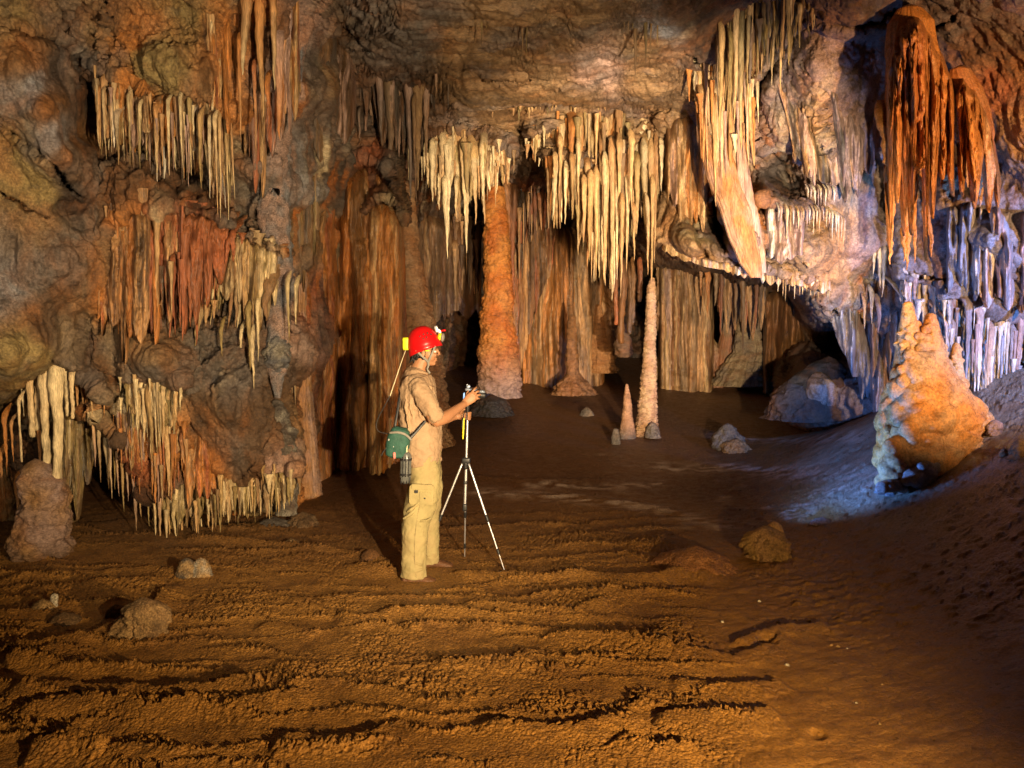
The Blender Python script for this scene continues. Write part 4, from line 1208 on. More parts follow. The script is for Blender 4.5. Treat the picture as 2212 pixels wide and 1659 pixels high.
curtain("dripstone_curtain", "broad cream curtain right of the picture centre, upper band", "curtain",
        [(1150, 285), (1185, 275), (1240, 235), (1300, 212), (1360, 215), (1440, 215)],
        [(1150, 330), (1185, 400), (1240, 420), (1300, 430), (1360, 440), (1440, 380)],
        48, 10, 10.6, "CKACYTOK", 30, jit=0.4, dz=0.25, teeth=.8)
curtain("dripstone_curtain", "dense lower part of the broad cream curtain right of centre", "curtain",
        [(1185, 330), (1240, 350), (1300, 360), (1360, 300), (1425, 290)],
        [(1185, 480), (1240, 480), (1270, 600), (1300, 640), (1330, 620), (1380, 500), (1425, 470)],
        44, 9, 10.35, "CKCAYTOK", 31, jit=0.35, dz=0.2, teeth=.8)
stals("long blade-like stalactite in the broad cream curtain right of centre", "long blades of the broad cream curtain",
      [(1409, 300, 606, 12), (1392, 300, 520, 12), (1420, 290, 560, 8), (1378, 330, 500, 10), (1364, 280, 450, 9), (1412, 380, 600, 7), (1398, 420, 590, 8), (1340, 290, 470, 9), (1322, 300, 640, 10), (1308, 330, 610, 10), (1290, 360, 600, 9), (1278, 370, 560, 9), (1262, 380, 520, 9), (1345, 420, 640, 7), (1334, 400, 600, 7), (1355, 380, 580, 7), (1250, 300, 450, 8), (1236, 330, 470, 8), (1210, 290, 400, 10), (1222, 350, 480, 8), (1200, 330, 460, 8), (1370, 440, 560, 6), (1430, 300, 410, 7)],
      10.0, "CCKAYK", 32, dz=.15)
curtain("dripstone_fringe", "short pale fringe along the roof edge above the broad cream curtain", "curtain",
        [(1060, 232), (1120, 228), (1180, 218), (1250, 205), (1320, 198), (1400, 196)], [(1060, 238), (1120, 244), (1180, 240), (1250, 240), (1320, 236), (1400, 232)],
        40, 4.5, 10.2, "AKYA", 33, jit=0.8, dz=0.1, teeth=.1, cover=0)
stals("reddish-brown stalactite column in the dark behind the broad cream curtain", "dark columns behind the cream curtain",
      [(1345, 560, 740, 14), (1332, 580, 700, 9), (1362, 570, 720, 10), (1370, 560, 700, 14), (1385, 560, 650, 10)],
      11.8, "RMB", 34, dz=.3, blunt=.5, mat=M_FLOW)
lathe("stalagmite", "ringed dark stalagmite directly behind the slender pale column", "stalagmite",
      [(700, 1345, 10), (720, 1345, 14), (760, 1347, 18), (772, 1347, 12)], 12.4, PAL['B'] * 1.3, 'tr', 61)
g2 = on_floor(1400, 936)
lathe("stalagmite", "slender pale ringed stalagmite, tallest on the open floor", "stalagmite",
      [(601, 1409, 4.5), (620, 1407, 8), (680, 1406, 10), (740, 1404, 11), (800, 1402, 13.5), (860, 1400, 16.5), (910, 1397, 19.5), (942, 1396, 22)], float(g2[1]) - .1, np.array([.50, .35, .20]), 'tk', 62, cols=np.array([.46, .30, .19]), mat=M_TIER, amp=1.4)
g3 = on_floor(1353, 942)
lathe("stalagmite", "short pointed ringed stalagmite left of the slender pale one", "stalagmite",
      [(830, 1354, 2.5), (860, 1355, 8), (900, 1355, 11), (930, 1355, 16), (948, 1354, 18)], float(g3[1]) - .1, np.array([.42, .25, .14]), 't', 63, bottomc=PAL['G'])
lathe("stalagmite", "tiny stub left of the short pointed stalagmite", "stalagmite",
      [(927, 1330, 5), (940, 1330, 8), (960, 1330, 10)], float(g3[1]) - .45, PAL['G'] * 1.3, 'k', 64)
lathe("stone", "rounded grey stone leaning on the foot of the slender pale stalagmite", "stone",
      [(914, 1410, 6), (925, 1411, 13), (945, 1411, 17)], float(g2[1]) - .35, PAL['G'] * 1.3, 'r', 65)
lathe("stone", "small grey stone alone on the dark floor left of the short pointed stalagmite", "stone",
      [(880, 1267, 3), (886, 1267, 10), (900, 1267, 15)], float(on_floor(1267, 897)[1]), PAL['G'] * 1.2, 'r', 66)
lathe("flowstone_column", "tan fluted column at the right back of the open floor", "flowstone",
      [(555, 1470, 46), (620, 1472, 50), (680, 1475, 54), (740, 1485, 56), (790, 1490, 60), (850, 1495, 66)], 15.0, np.array([.38, .26, .12]), 'fr', 67, cols=np.array([.40, .22, .12]), squash=.8)
lathe("flowstone_column", "grey-tan ringed column under the overhang at the right back", "column",
      [(580, 1620, 18), (640, 1618, 20), (700, 1616, 22), (760, 1614, 30), (800, 1600, 42), (832, 1590, 52)], 14.4, np.array([.36, .27, .15]), 'tf', 68, cols=np.array([.26, .20, .13]))
lathe("flowstone_column", "slim red-brown column between the two tan columns at the right back", "column",
      [(570, 1570, 22), (640, 1572, 18), (720, 1574, 16), (780, 1566, 24), (832, 1560, 32)], 14.8, np.array([.38, .18, .08]), 'f', 69, cols=np.array([.30, .20, .10]))
stals("brown stalactite under the lip of the right-hand overhang", "stalactites under the overhang lip",
      [(1528, 570, 690, 9), (1548, 575, 660, 11), (1558, 580, 720, 8), (1590, 585, 700, 9), (1604, 590, 760, 9), (1645, 600, 690, 8), (1636, 600, 720, 7), (1515, 570, 640, 7)],
      13.2, "ORBT", 35, dz=.3, mat=M_FLOW)

# ---------------------------------------------------------------- right
curtain("dripstone_curtain", "tall yellow-grey curtain of straws at the top right of centre", "curtain",
        [(1545, -40), (1600, -50), (1660, -50), (1720, -50), (1765, -40)], [(1545, 250), (1580, 260), (1620, 240), (1660, 150), (1700, 140), (1765, 50)],
        46, 8, [(1545, 8.3), (1765, 7.6)], "YTCYGKY", 36, jit=0.4, dz=0.15, teeth=.8)
stals("long yellowish straw stalactite reaching down from the top right roof", "long straws from the top right roof",
      [(1605, -40, 300, 12), (1592, -40, 250, 10), (1579, 60, 250, 8), (1618, -30, 180, 9), (1690, -50, 190, 8), (1676, -50, 170, 8), (1668, -50, 140, 7), (1560, 40, 300, 9), (1640, -40, 160, 8), (1655, -40, 110, 9)],
      7.9, "YYCK", 37, dz=.12)
curtain("dripstone_curtain", "orange and cream ribbed drapery sweeping down the right of centre", "curtain",
        [(1505, 140), (1540, 110), (1580, 150), (1625, 170)], [(1505, 300), (1540, 420), (1575, 450), (1600, 420), (1625, 330)],
        26, 10, 8.75, "OCKAPOC", 38, jit=0.35, dz=0.15, teeth=.8, lean=0.04)
lathe("drapery", "broad pinkish-orange drapery fold ending in a rounded lip over the overhang", "drapery",
      [(230, 1530, 24), (300, 1540, 32), (380, 1562, 34), (450, 1585, 32), (520, 1605, 28), (570, 1622, 22), (600, 1632, 12)], [(230, 8.95), (600, 8.5)], np.array([.52, .27, .11]), 'f', 71, cols=np.array([.52, .34, .24]), squash=.7)
lathe("drapery", "narrow pink drapery rib right of the broad fold", "drapery",
      [(300, 1600, 8), (380, 1606, 14), (450, 1618, 16), (530, 1635, 15), (590, 1648, 8)], 8.7, np.array([.50, .34, .26]), 'f', 72, squash=.7)
stals("short stalactite in the small row over the pocket of the right wall", "small row over the pocket",
      row(1680, 1830, [(1680, 440), (1740, 448), (1790, 445), (1830, 470)], [(1680, 490), (1700, 560), (1715, 500), (1800, 520), (1830, 540)], 22, 3, .6), 8.45, "WKPC", 39, w=3.6, dz=.06)
stals("tiny pale tooth in the row hanging above the ledge of the right wall", "teeth above the ledge",
      row(1740, 1810, 400, [(1740, 430), (1770, 450), (1810, 440)], 9, 4, .4), 8.3, "WPC", 40, w=4, dz=.05)
stals("small stalactite of the fringe under the tip of the right-hand overhang", "fringe under the overhang tip",
      row(1660, 1800, [(1660, 592), (1700, 596), (1800, 620)], [(1660, 620), (1690, 660), (1740, 640), (1800, 655)], 16, 5, .6), 9.0, "YKTC", 41, w=3.6, dz=.08)
stals("blue-lit stalactite hanging in the gap beside the big orange formation", "stalactites in the blue gap",
      [(1900, 520, 620, 10), (1912, 525, 640, 7), (1925, 530, 600, 6), (1890, 520, 590, 6), (1938, 540, 620, 6), (1885, 620, 700, 8), (1900, 640, 720, 9), (1870, 640, 710, 6)], 8.9, "WPU", 42, dz=.1)
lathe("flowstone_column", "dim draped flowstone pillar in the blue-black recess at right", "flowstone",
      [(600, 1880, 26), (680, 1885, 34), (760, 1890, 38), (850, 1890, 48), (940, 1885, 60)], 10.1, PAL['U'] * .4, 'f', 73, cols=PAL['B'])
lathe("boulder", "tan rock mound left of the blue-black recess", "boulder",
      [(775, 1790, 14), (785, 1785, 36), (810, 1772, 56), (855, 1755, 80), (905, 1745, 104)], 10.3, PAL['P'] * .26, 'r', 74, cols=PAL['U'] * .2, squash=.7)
# big hanging orange formation: body with its fused fingers
big = empty("hanging_flowstone", tuple(W(1990, 60, 7.3)))
tag(big, "huge orange hanging flowstone with long fingers on the upper right wall", "flowstone")
lathe("body", None, None, [(20, 1965, 24), (50, 1968, 44), (110, 1972, 52), (180, 1975, 55), (250, 1975, 56), (320, 1972, 52), (360, 1970, 44)], 7.35, np.array([.44, .17, .045]), 'f', 75, cols=np.array([.48, .22, .06]), squash=.7, parent=big, mat=M_LUMP, amp=.8)
for k, (u, vt, vb, w_) in enumerate([(1932, 240, 560, 19), (1958, 260, 572, 15), (1978, 270, 555, 17), (2006, 240, 545, 18), (2018, 250, 470, 12), (2050, 170, 395, 15), (2036, 260, 370, 9), (1990, 300, 560, 9)]):
    acc = Acc()
    spike(acc, W(u - 10, vt - 30, 7.3), (vb - vt + 30) / FPX * 7.3, w_ * 1.5 / FPX * 7.3, np.array([.50, .23, .06]), 900 + k, lean=0.035, sides=20, rings=50, c2=np.array([.50, .24, .07]), root=.2)
    acc.build("finger", M_LUMP, big)
acc = Acc()
sheet_geo(acc, [(1912, 150), (1935, 60), (1975, 22), (2010, 60), (2040, 130), (2062, 190)], [(1912, 470), (1950, 590), (2010, 580), (2030, 420), (2062, 420)], [(1912, 7.2), (1975, 6.95), (2062, 7.2)], "OOAOR", 231, rib=22, teeth=.42, relief=2.0, fold=.12, curl=.4)
for k in range(len(acc.C)): acc.C[k] = acc.C[k] * 0.5 + np.array([.46, .185, .045]) * 0.5
acc.build("draped_front", M_LUMP, big)
wing = empty("hanging_flowstone", tuple(W(2090, 200, 7.5)))
tag(wing, "smaller orange hanging flowstone with blunt fingers right of the huge one", "flowstone")
lathe("body", None, None, [(150, 2075, 20), (190, 2085, 34), (240, 2098, 38), (290, 2105, 38), (330, 2112, 26)], 7.5, np.array([.42, .17, .05]), 'f', 76, cols=np.array([.42, .21, .09]), squash=.6, parent=wing, mat=M_LUMP, amp=.8)
for k, (u, vt, vb, w_) in enumerate([(2092, 250, 400, 14), (2114, 270, 420, 15), (2134, 290, 440, 13), (2078, 220, 340, 12)]):
    acc = Acc()
    spike(acc, W(u - 8, vt - 20, 7.45), (vb - vt + 20) / FPX * 7.45, w_ * 1.5 / FPX * 7.45, np.array([.48, .23, .07]), 950 + k, lean=0.06, sides=18, rings=40, c2=np.array([.48, .28, .14]), root=.2)
    acc.build("finger", M_LUMP, wing)
acc = Acc()
sheet_geo(acc, [(2056, 210), (2080, 160), (2105, 190), (2130, 240), (2150, 310)], [(2056, 380), (2090, 440), (2125, 460), (2150, 450)], [(2056, 7.35), (2105, 7.2), (2150, 7.35)], "OAOR", 232, rib=20, teeth=.5, relief=1.8, fold=.1, curl=.4, lean=.05)
acc.build("draped_front", M_LUMP, wing)
curtain("dripstone_curtain", "blue-grey organ-pipe curtain at the right edge behind the great stalagmite", "curtain",
        [(2040, 640), (2100, 640), (2160, 665), (2240, 680)], [(2040, 760), (2080, 850), (2120, 890), (2180, 895), (2240, 890)],
        34, 9, 8.3, "WUCPUW", 43, jit=0.12, dz=0.15, teeth=.5)
curtain("dripstone_curtain", "pale blue-white drip fringe above the great stalagmite", "curtain",
        [(1945, 590), (1990, 600), (2050, 625)], [(1945, 650), (1970, 700), (2050, 740)], 12, 10, 8.5, "WPUW", 44, jit=0.4, dz=0.1, teeth=.6)

# the great stalagmite
gs = on_floor(1990, 1030)
Yg = 7.15
great = empty("stalagmite", tuple(W(2000, 1030, Yg)))
tag(great, "great bulbous orange stalagmite with several spires at the right", "stalagmite")
M_GREAT = rock_mat("great_stalagmite_calcite", bump=0.55, var=0.55, rough=0.36, stainamt=0.55, wet=0.1, stain=(0.50, 0.20, 0.035), base=(0.62, 0.31, 0.09), base2=(0.52, 0.36, 0.19))
M_GREATB = rock_mat("grey_blue_calcite", bump=0.6, var=0.4, rough=0.4, stainamt=0.3, stain=(0.40, 0.22, 0.10), base=(0.42, 0.36, 0.32), base2=(0.30, 0.27, 0.27))


def blobs(name, parts, parent, mat, seed, voxel=0.012):
    """parts: (v0, v1, u0, u1, w0, w1, n, r) cones dressed with overlapping rounded lumps, fused"""
    rnd = np.random.RandomState(seed)
    q = Sol()
    for (v0, v1, u0, u1, w0, w1, n, r, y0) in parts:
        st_ = 6
        q.limb([(u0 + (u1 - u0) * k / st_, v0 + (v1 - v0) * k / st_, y0, (w0 + (w1 - w0) * k / st_) * Yg / 5.86 * .93, (w0 + (w1 - w0) * k / st_) * Yg / FPX * .8) for k in range(st_ + 1)], sides=24)
        for i in range(n):
            f = rnd.rand() ** .8
            w_ = w0 + (w1 - w0) * f
            a = rnd.uniform(-math.pi * .05, math.pi * 1.05)
            rr = r * rnd.uniform(.55, 1.25) * (0.45 + .55 * w_ / max(w0, w1))
            uu = u0 + (u1 - u0) * f + math.cos(a) * (w_ - rr * .25); yy = y0 - math.sin(a) * (w_ - rr * .2) * Yg / FPX * .8
            s_ = rr * Yg / FPX
            q.ball(uu, v0 + (v1 - v0) * f, yy, s_ * 1.15, s_ * .9, s_ * rnd.uniform(.75, 1.3), n=14)
    V_ = q
    return V_.build(name, mat, parent, voxel=voxel, smooth=4, disp=.012, dscale=.07)


blobs("body", [(720, 790, 1990, 1992, 30, 52, 20, 13, Yg), (780, 860, 1992, 2008, 52, 84, 34, 21, Yg), (855, 920, 2008, 2020, 86, 112, 46, 22, Yg), (915, 980, 2016, 1994, 112, 92, 44, 20, Yg), (975, 1045, 1990, 1955, 90, 60, 30, 18, Yg), (955, 1040, 2015, 1992, 74, 62, 26, 15, Yg - .16)], great, M_GREAT, 1)
blobs("spire", [(655, 800, 1960, 1968, 11, 42, 34, 9, Yg)], great, M_GREAT, 2, .009)
blobs("spire", [(680, 800, 2010, 2012, 12, 44, 30, 10, Yg - .02)], great, M_GREAT, 3, .009)
blobs("spire", [(742, 890, 2066, 2056, 8, 40, 26, 9, Yg + .1)], great, M_GREAT, 4, .009)
blobs("cascade", [(925, 1050, 1962, 1938, 36, 36, 34, 15, Yg - .26)], great, M_GREAT, 5, .010)
blobs("cascade", [(760, 840, 1988, 1982, 34, 56, 22, 14, Yg - .08)], great, M_GREAT, 6, .010)
blobs("cascade", [(900, 970, 2086, 2078, 22, 44, 50, 8, Yg - .12)], great, M_GREAT, 7, .009)
blobs("foot", [(1000, 1050, 2005, 1975, 26, 40, 22, 11, Yg - .36)], great, M_GREATB, 8, .010)
blobs("foot", [(1040, 1058, 1925, 1925, 22, 28, 16, 9, Yg - .40)], great, M_GREATB, 9, .010)

# ---------------------------------------------------------------- loose stones and stubs on the floor
def floor_thing(name, label, cat, u, v, w, h, c, style, seed, cols=None, group=None, top=0.35, mat=None, squash=.85, amp=1.5):
    g = on_floor(u, v)
    Y = float(g[1])
    lathe(name, label, cat, [(v - h, u, w * top), (v - h * .85, u, w * (top + .25)), (v - h * .5, u, w * .85), (v - h * .1, u, w), (v + h * .22, u, w * 1.1)], Y, c, style, seed, cols=cols, group=group, mat=mat, squash=squash, amp=amp)


floor_thing("boulder", "knobbly ochre boulder on the floor right of the flat mound", "boulder", 1655, 1205, 46, 62, np.array([.42, .27, .09]), 'kr', 101, cols=PAL['A'], amp=2.0)
floor_thing("boulder", "smooth tan cap leaning behind the knobbly ochre boulder", "boulder", 1672, 1182, 26, 52, PAL['A'], 'r', 102)
floor_thing("mud_mound", "flat smooth mud mound left of the knobbly ochre boulder", "mound", 1505, 1228, 92, 38, np.array([.30, .15, .06]), 'r', 103, top=.3, mat=M_MUD)
floor_thing("boulder", "grey split boulder in the middle distance right of the slender stalagmite", "boulder", 1572, 968, 34, 50, PAL['G'], 'r', 104, top=.25)
floor_thing("boulder", "low folded boulder in front of the grey split one", "boulder", 1590, 975, 30, 24, PAL['T'], 'r', 105)
floor_thing("stalagmite", "left one of the twin pale stubs on the left floor", "stalagmite", 403, 1248, 22, 40, PAL['K'] * .8, 'k', 106, cols=PAL['G'])
floor_thing("stalagmite", "right one of the twin pale stubs on the left floor", "stalagmite", 434, 1246, 22, 38, PAL['W'] * .7, 'k', 107, cols=PAL['K'])
floor_thing("stalagmite", "crumbly brown cone-shaped stalagmite on the left floor", "stalagmite", 308, 1372, 50, 74, PAL['T'], 'kr', 108, cols=PAL['K'] * .9, amp=1.8)
floor_thing("stalagmite", "small broken stalagmite with a pale round top near the left edge", "stalagmite", 117, 1318, 8, 34, PAL['W'], 'k', 109, top=.7)
floor_thing("stone", "lumpy ochre stone clump beside the pale-topped broken stalagmite", "stone", 92, 1322, 26, 24, PAL['K'] * .8, 'k', 110)
floor_thing("stone", "flat crumbly stone in front of the ochre clump near the left edge", "stone", 140, 1345, 34, 18, PAL['T'] * .8, 'k', 111)
floor_thing("stone", "brown stone lying left of the cone-shaped stalagmite", "stone", 252, 1330, 22, 22, PAL['M'], 'k', 112)
floor_thing("stone", "ochre stone in the rubble at the foot of the low curtain", "stone", 628, 1180, 20, 14, PAL['K'] * .7, 'k', 113)
floor_thing("stone", "larger brown rock in the rubble below the grey-white boss", "stone", 655, 1135, 34, 24, PAL['T'] * .8, 'kr', 114)
floor_thing("stone", "grey rock between the low curtain and the brown rubble rock", "stone", 590, 1140, 30, 20, PAL['G'], 'kr', 115)
floor_thing("stone", "brown rounded stone near the feet in the shadow", "stone", 800, 1212, 22, 24, PAL['M'], 'k', 116)
floor_thing("stone", "pale pebble next to the brown stone by the stone lip", "stone", 826, 1220, 9, 8, PAL['K'], 'k', 117)
floor_thing("stone", "round stone on the bank at the foot of the blue curtain", "stone", 2150, 935, 18, 26, PAL['P'] * .8, 'r', 118)
floor_thing("stone", "tan block at the right picture edge on the bank", "stone", 2205, 985, 22, 34, PAL['T'], 'r', 119)
floor_thing("stone", "little upright stone on the bank below the round one", "stone", 2170, 985, 10, 16, PAL['A'], 'r', 120)
floor_thing("stone", "blue-lit rubble stone at the left foot of the great stalagmite", "stone", 1925, 1062, 26, 18, PAL['U'], 'kr', 121)
floor_thing("stone", "low rubble stone on the bank edge below the great stalagmite", "stone", 1778, 1130, 22, 10, PAL['P'] * .8, 'kr', 122)
print("STALACTITES", STAL_N[0])

# ---------------------------------------------------------------- sheets of flowstone
sheet("fluted rust-orange flowstone cascade behind the person, down to the floor", [(716, 380), (735, 352), (785, 338), (835, 352), (856, 400), (872, 470)], [(716, 1060), (785, 1050), (872, 990)], [(716, 9.55), (790, 9.25), (872, 9.45)], "OAOOMO", 201, rib=13, fold=.22, teeth=.02, relief=1.2, mat=M_CASC, name="flowstone_cascade")
sheet("lower orange lobe in front of the fluted cascade, right above the helmet cord", [(792, 450), (806, 428), (830, 420), (856, 436), (868, 470)], [(792, 1040), (830, 1030), (868, 985)], [(792, 9.2), (830, 8.95), (868, 9.1)], "OAOKO", 202, rib=9, fold=.14, teeth=.02, relief=1.2, mat=M_CASC, name="flowstone_cascade")
sheet("slanting red-brown sheet between the coral rib and the orange cascade", [(628, 640), (655, 560), (680, 470), (705, 400), (730, 380)], [(628, 1080), (680, 1065), (730, 1050)], [(628, 8.3), (680, 8.7), (730, 9.2)], "OROAMO", 203, rib=11, fold=.2, teeth=.02, relief=1.4, mat=M_CASC, name="flowstone_cascade")
sheet("orange and cream streaked sheet running down from the roof at top left", [(436, -60), (480, -60), (524, -60)], [(436, 150), (470, 300), (500, 260), (524, 210)], 6.5, "OAKCOR", 204, rib=12, teeth=.35)
sheet("pink and rust streaked sheet next to the coral-crusted rib at top left", [(520, -60), (580, -60), (650, -60)], [(520, 330), (560, 420), (600, 360), (650, 240)], 6.75, "POARPK", 205, rib=12, teeth=.25, relief=1.2)
sheet("grey-cream hanging sheet beside the coral rib at mid height", [(560, 420), (600, 400), (650, 380), (690, 360)], [(560, 640), (600, 700), (650, 640), (690, 520)], [(560, 7.3), (690, 8.0)], "GYCTPG", 206, rib=10, teeth=.3)
sheet("pale cream and grey drapes above the white coral knobs", [(575, 600), (610, 560), (650, 560)], [(575, 900), (610, 840), (650, 960)], [(575, 7.3), (650, 7.8)], "CYTPGA", 207, rib=10, teeth=.3)
sheet("rough orange-brown sheet left of the red drapery", [(205, 560), (240, 470), (290, 440), (350, 450)], [(205, 690), (240, 760), (290, 800), (350, 720)], [(205, 6.45), (350, 6.45)], "OAORBA", 208, rib=12, teeth=.3, relief=1.3)
sheet("orange and grey sheet under the tan bulge above the low curtain", [(385, 960), (430, 925), (475, 1010)], [(385, 1110), (430, 1080), (475, 1070)], 6.85, "OOAPR", 209, rib=14, teeth=.3)
sheet("olive-grey sheet hanging behind the far left bright cluster", [(120, 815), (165, 800), (215, 850)], [(120, 1120), (165, 1150), (215, 960)], 7.25, "YTGCY", 210, rib=12, teeth=.3)
sheet("grey smooth drapes in the upper recess left of the centre", [(672, 40), (720, 60), (770, 110)], [(672, 330), (720, 360), (770, 300)], [(672, 7.9), (770, 8.8)], "GGTBP", 211, rib=22, teeth=.2, relief=.8)
sheet("dark grey-pink drapes above the domed top of the orange cascade", [(770, 60), (830, 80), (900, 120), (940, 130)], [(770, 230), (830, 300), (900, 330), (940, 260)], [(770, 9.3), (940, 9.7)], "PGTGB", 212, rib=12, teeth=.45)
sheet("sweeping pink and tan flow-lined sheet on the upper right wall", [(1668, 190), (1700, 120), (1760, 80), (1820, 75)], [(1668, 330), (1700, 380), (1760, 440), (1820, 420)], [(1668, 8.3), (1820, 7.95)], "PAPTGP", 213, rib=13, teeth=.12, lean=0.10, fold=.22, relief=.8, mat=M_WALLF)
sheet("smooth brownish-pink sheet left of the huge orange formation", [(1815, 80), (1860, 70), (1912, 90)], [(1815, 420), (1860, 400), (1912, 330)], [(1815, 8.0), (1912, 8.3)], "PAPT", 214, rib=26, teeth=.1, fold=.25, relief=.55, mat=M_WALLF)
sheet("tan and orange sheet filling the wall right of the broad cream curtain", [(1436, 260), (1480, 240), (1530, 260)], [(1436, 420), (1480, 520), (1530, 500)], [(1436, 10.0), (1530, 9.6)], "AKOAPA", 215, rib=18, teeth=.2, fold=.25, relief=.8, mat=M_WALLF)
sheet("cream-pink folded sheet curling under the right-hand overhang", [(1652, 430), (1690, 440), (1740, 455)], [(1652, 560), (1690, 580), (1740, 560)], [(1652, 8.7), (1740, 8.6)], "PKAPW", 216, rib=15, teeth=.15, fold=.2, relief=.9, mat=M_WALLF)
sheet("long tan rolled lip along the underside of the right-hand overhang", [(1425, 520), (1500, 548), (1600, 575), (1700, 590), (1800, 600)], [(1425, 545), (1500, 578), (1600, 600), (1700, 622), (1800, 640)], [(1425, 10.0), (1600, 9.1), (1800, 8.9)], "KAPKW", 217, rib=16, teeth=.35, relief=.8, mat=M_WALLF)
sheet("blue-grey draped wall over the dark recess at right", [(1790, 600), (1850, 600), (1900, 610), (1945, 640)], [(1790, 690), (1830, 800), (1900, 930), (1945, 930)], [(1790, 9.4), (1860, 9.7), (1945, 9.3)], "UPUT", 218, rib=14, teeth=.15, fold=.3, mat=M_WALLF)
sheet("blue-lit smooth apron of flowstone on the far right wall", [(2040, 440), (2100, 430), (2170, 440), (2240, 450)], [(2040, 640), (2100, 655), (2170, 680), (2240, 690)], [(2040, 8.25), (2240, 7.8)], "UPUW", 219, rib=30, teeth=.15, fold=.3, relief=.6, mat=M_WALLF)
sheet("dim brown fluted wall deep left of the tall orange column", [(884, 430), (950, 470), (1040, 500)], [(884, 860), (950, 700), (1040, 680)], [(884, 13.6), (1040, 15.6)], "BMTB", 221, rib=9, teeth=.1, ledge=False)
sheet("reddish fluted wall deep right of the tall orange column", [(1085, 400), (1150, 390), (1205, 400)], [(1085, 860), (1120, 860), (1150, 700), (1205, 560)], [(1085, 14.8), (1205, 14.8)], "RMAB", 222, rib=10, teeth=.08, ledge=False)
sheet("organ-pipe ribs on the face of the massive brown flowstone", [(1122, 560), (1160, 520), (1215, 492), (1265, 520), (1306, 590)], [(1122, 860), (1160, 870), (1250, 870), (1306, 860)], [(1122, 15.2), (1215, 14.5), (1306, 15.0)], "MOAOT", 223, rib=10, teeth=.02, relief=1.3, ledge=False)
sheet("tan ribs on the face of the fluted column at the right back", [(1422, 550), (1480, 552), (1542, 560)], [(1422, 850), (1480, 870), (1542, 880)], [(1422, 14.6), (1480, 14.2), (1542, 14.3)], "TAMKP", 224, rib=10, teeth=.02, relief=1.3, ledge=False)
sheet("hanging tan and rust ribs under the overhang at the right back", [(1546, 570), (1600, 580), (1660, 590)], [(1546, 700), (1600, 740), (1660, 720)], [(1546, 13.9), (1660, 13.6)], "TRAMG", 225, rib=9, teeth=.4, relief=1.2, ledge=False)
sheet("cream ribs descending behind the long blades of the broad curtain", [(1240, 230), (1300, 215), (1380, 215), (1436, 230)], [(1240, 470), (1300, 560), (1380, 520), (1436, 430)], [(1240, 10.9), (1436, 10.6)], "CKATYC", 226, rib=9, teeth=.4)
sheet("smooth dark brown rock wing at the mouth of the right-hand tunnel", [(1648, 640), (1700, 620), (1760, 700)], [(1648, 860), (1700, 850), (1760, 800)], [(1648, 13.8), (1760, 12.6)], "MBM", 227, rib=60, teeth=.05, relief=.4, fold=.4, ledge=False, mat=M_WALLF)

_r = np.random.RandomState(77)
for k in range(14):
    u_, v_ = ((1700, 1438), (1795, 1395), (1810, 1398), (1830, 1402), (1762, 1300), (1748, 1342), (1850, 1520), (1900, 1565), (1828, 1465), (1640, 1300), (1905, 1480), (1720, 1255), (1560, 1345), (1680, 1345))[k]
    s_ = _r.uniform(2.2, 4.5)
    lathe("pebble", "tiny pale pebble lying among others on the brown mud bank at the lower right", "pebble",
          [(v_ - s_, u_, s_ * .5), (v_ - s_ * .5, u_, s_ * 1.0), (v_ + s_ * .3, u_, s_ * 1.2)], float(on_floor(u_, v_)[1]) - .01, PAL['K'] if k % 3 else PAL['W'], 'r', 300 + k, group="pale pebbles on the mud bank", amp=1.6)
# ================================================================ THE PERSON AND THE GEAR


M_SKIN = plain("skin", (0.42, 0.20, 0.10), 0.5, bump=0.12, bscale=160, var=0.08)
M_SHIRT = plain("tan_cotton", (0.42, 0.28, 0.17), 0.85, bump=0.25, bscale=45, var=0.12, dirt=(0.30, 0.17, 0.09))
M_TROU = plain("khaki_cotton", (0.38, 0.31, 0.14), 0.85, bump=0.3, bscale=40, var=0.14, dirt=(0.30, 0.20, 0.10))
M_HAIR = plain("black_hair", (0.012, 0.010, 0.010), 0.5, bump=0.6, bscale=120, var=0.4)
M_RED = plain("red_plastic", (0.62, 0.008, 0.010), 0.28, spec=0.5, var=0.06, coat=0.25)
M_YEL = plain("yellow_plastic", (0.75, 0.72, 0.02), 0.4, var=0.05)
M_BLK = plain("black_plastic", (0.018, 0.018, 0.02), 0.45)
M_GRY = plain("grey_webbing", (0.26, 0.24, 0.21), 0.8)
M_STEEL = plain("brushed_aluminium", (0.62, 0.62, 0.66), 0.38, metal=0.75, var=0.05)
M_BOOT = plain("muddy_leather", (0.13, 0.055, 0.022), 0.65, bump=0.5, bscale=50, var=0.35)
M_SOLE = plain("muddy_sole", (0.10, 0.065, 0.04), 0.9, bump=0.5)
M_GREEN = plain("green_canvas", (0.025, 0.10, 0.075), 0.7, bump=0.3, bscale=90, var=0.2)
M_CLEAR = plain("smoked_plastic", (0.12, 0.125, 0.12), 0.25, var=0.3)
M_CORD = plain("cream_cord", (0.66, 0.60, 0.40), 0.6)
M_PINK = plain("pink_tag", (0.75, 0.25, 0.22), 0.6)
M_SEAM = plain("seam_thread", (0.38, 0.30, 0.15), 0.9)
M_CAM = plain("blue_lit_silver", (0.34, 0.40, 0.52), 0.35, metal=0.3, var=0.05)  # silver parts, with the blue lamp's light put into their colour
M_LENSG = plain("lens_glass", (0.01, 0.01, 0.02), 0.05)
M_EYE = plain("eye_white", (0.7, 0.66, 0.6), 0.3)
M_SCREEN = bpy.data.materials.new("lit_camera_screen")
M_SCREEN.use_nodes = True
_b = M_SCREEN.node_tree.nodes["Principled BSDF"]
_b.inputs['Base Color'].default_value = (0.2, 0.3, 0.5, 1)
_b.inputs['Emission Color'].default_value = (0.45, 0.70, 1.0, 1)
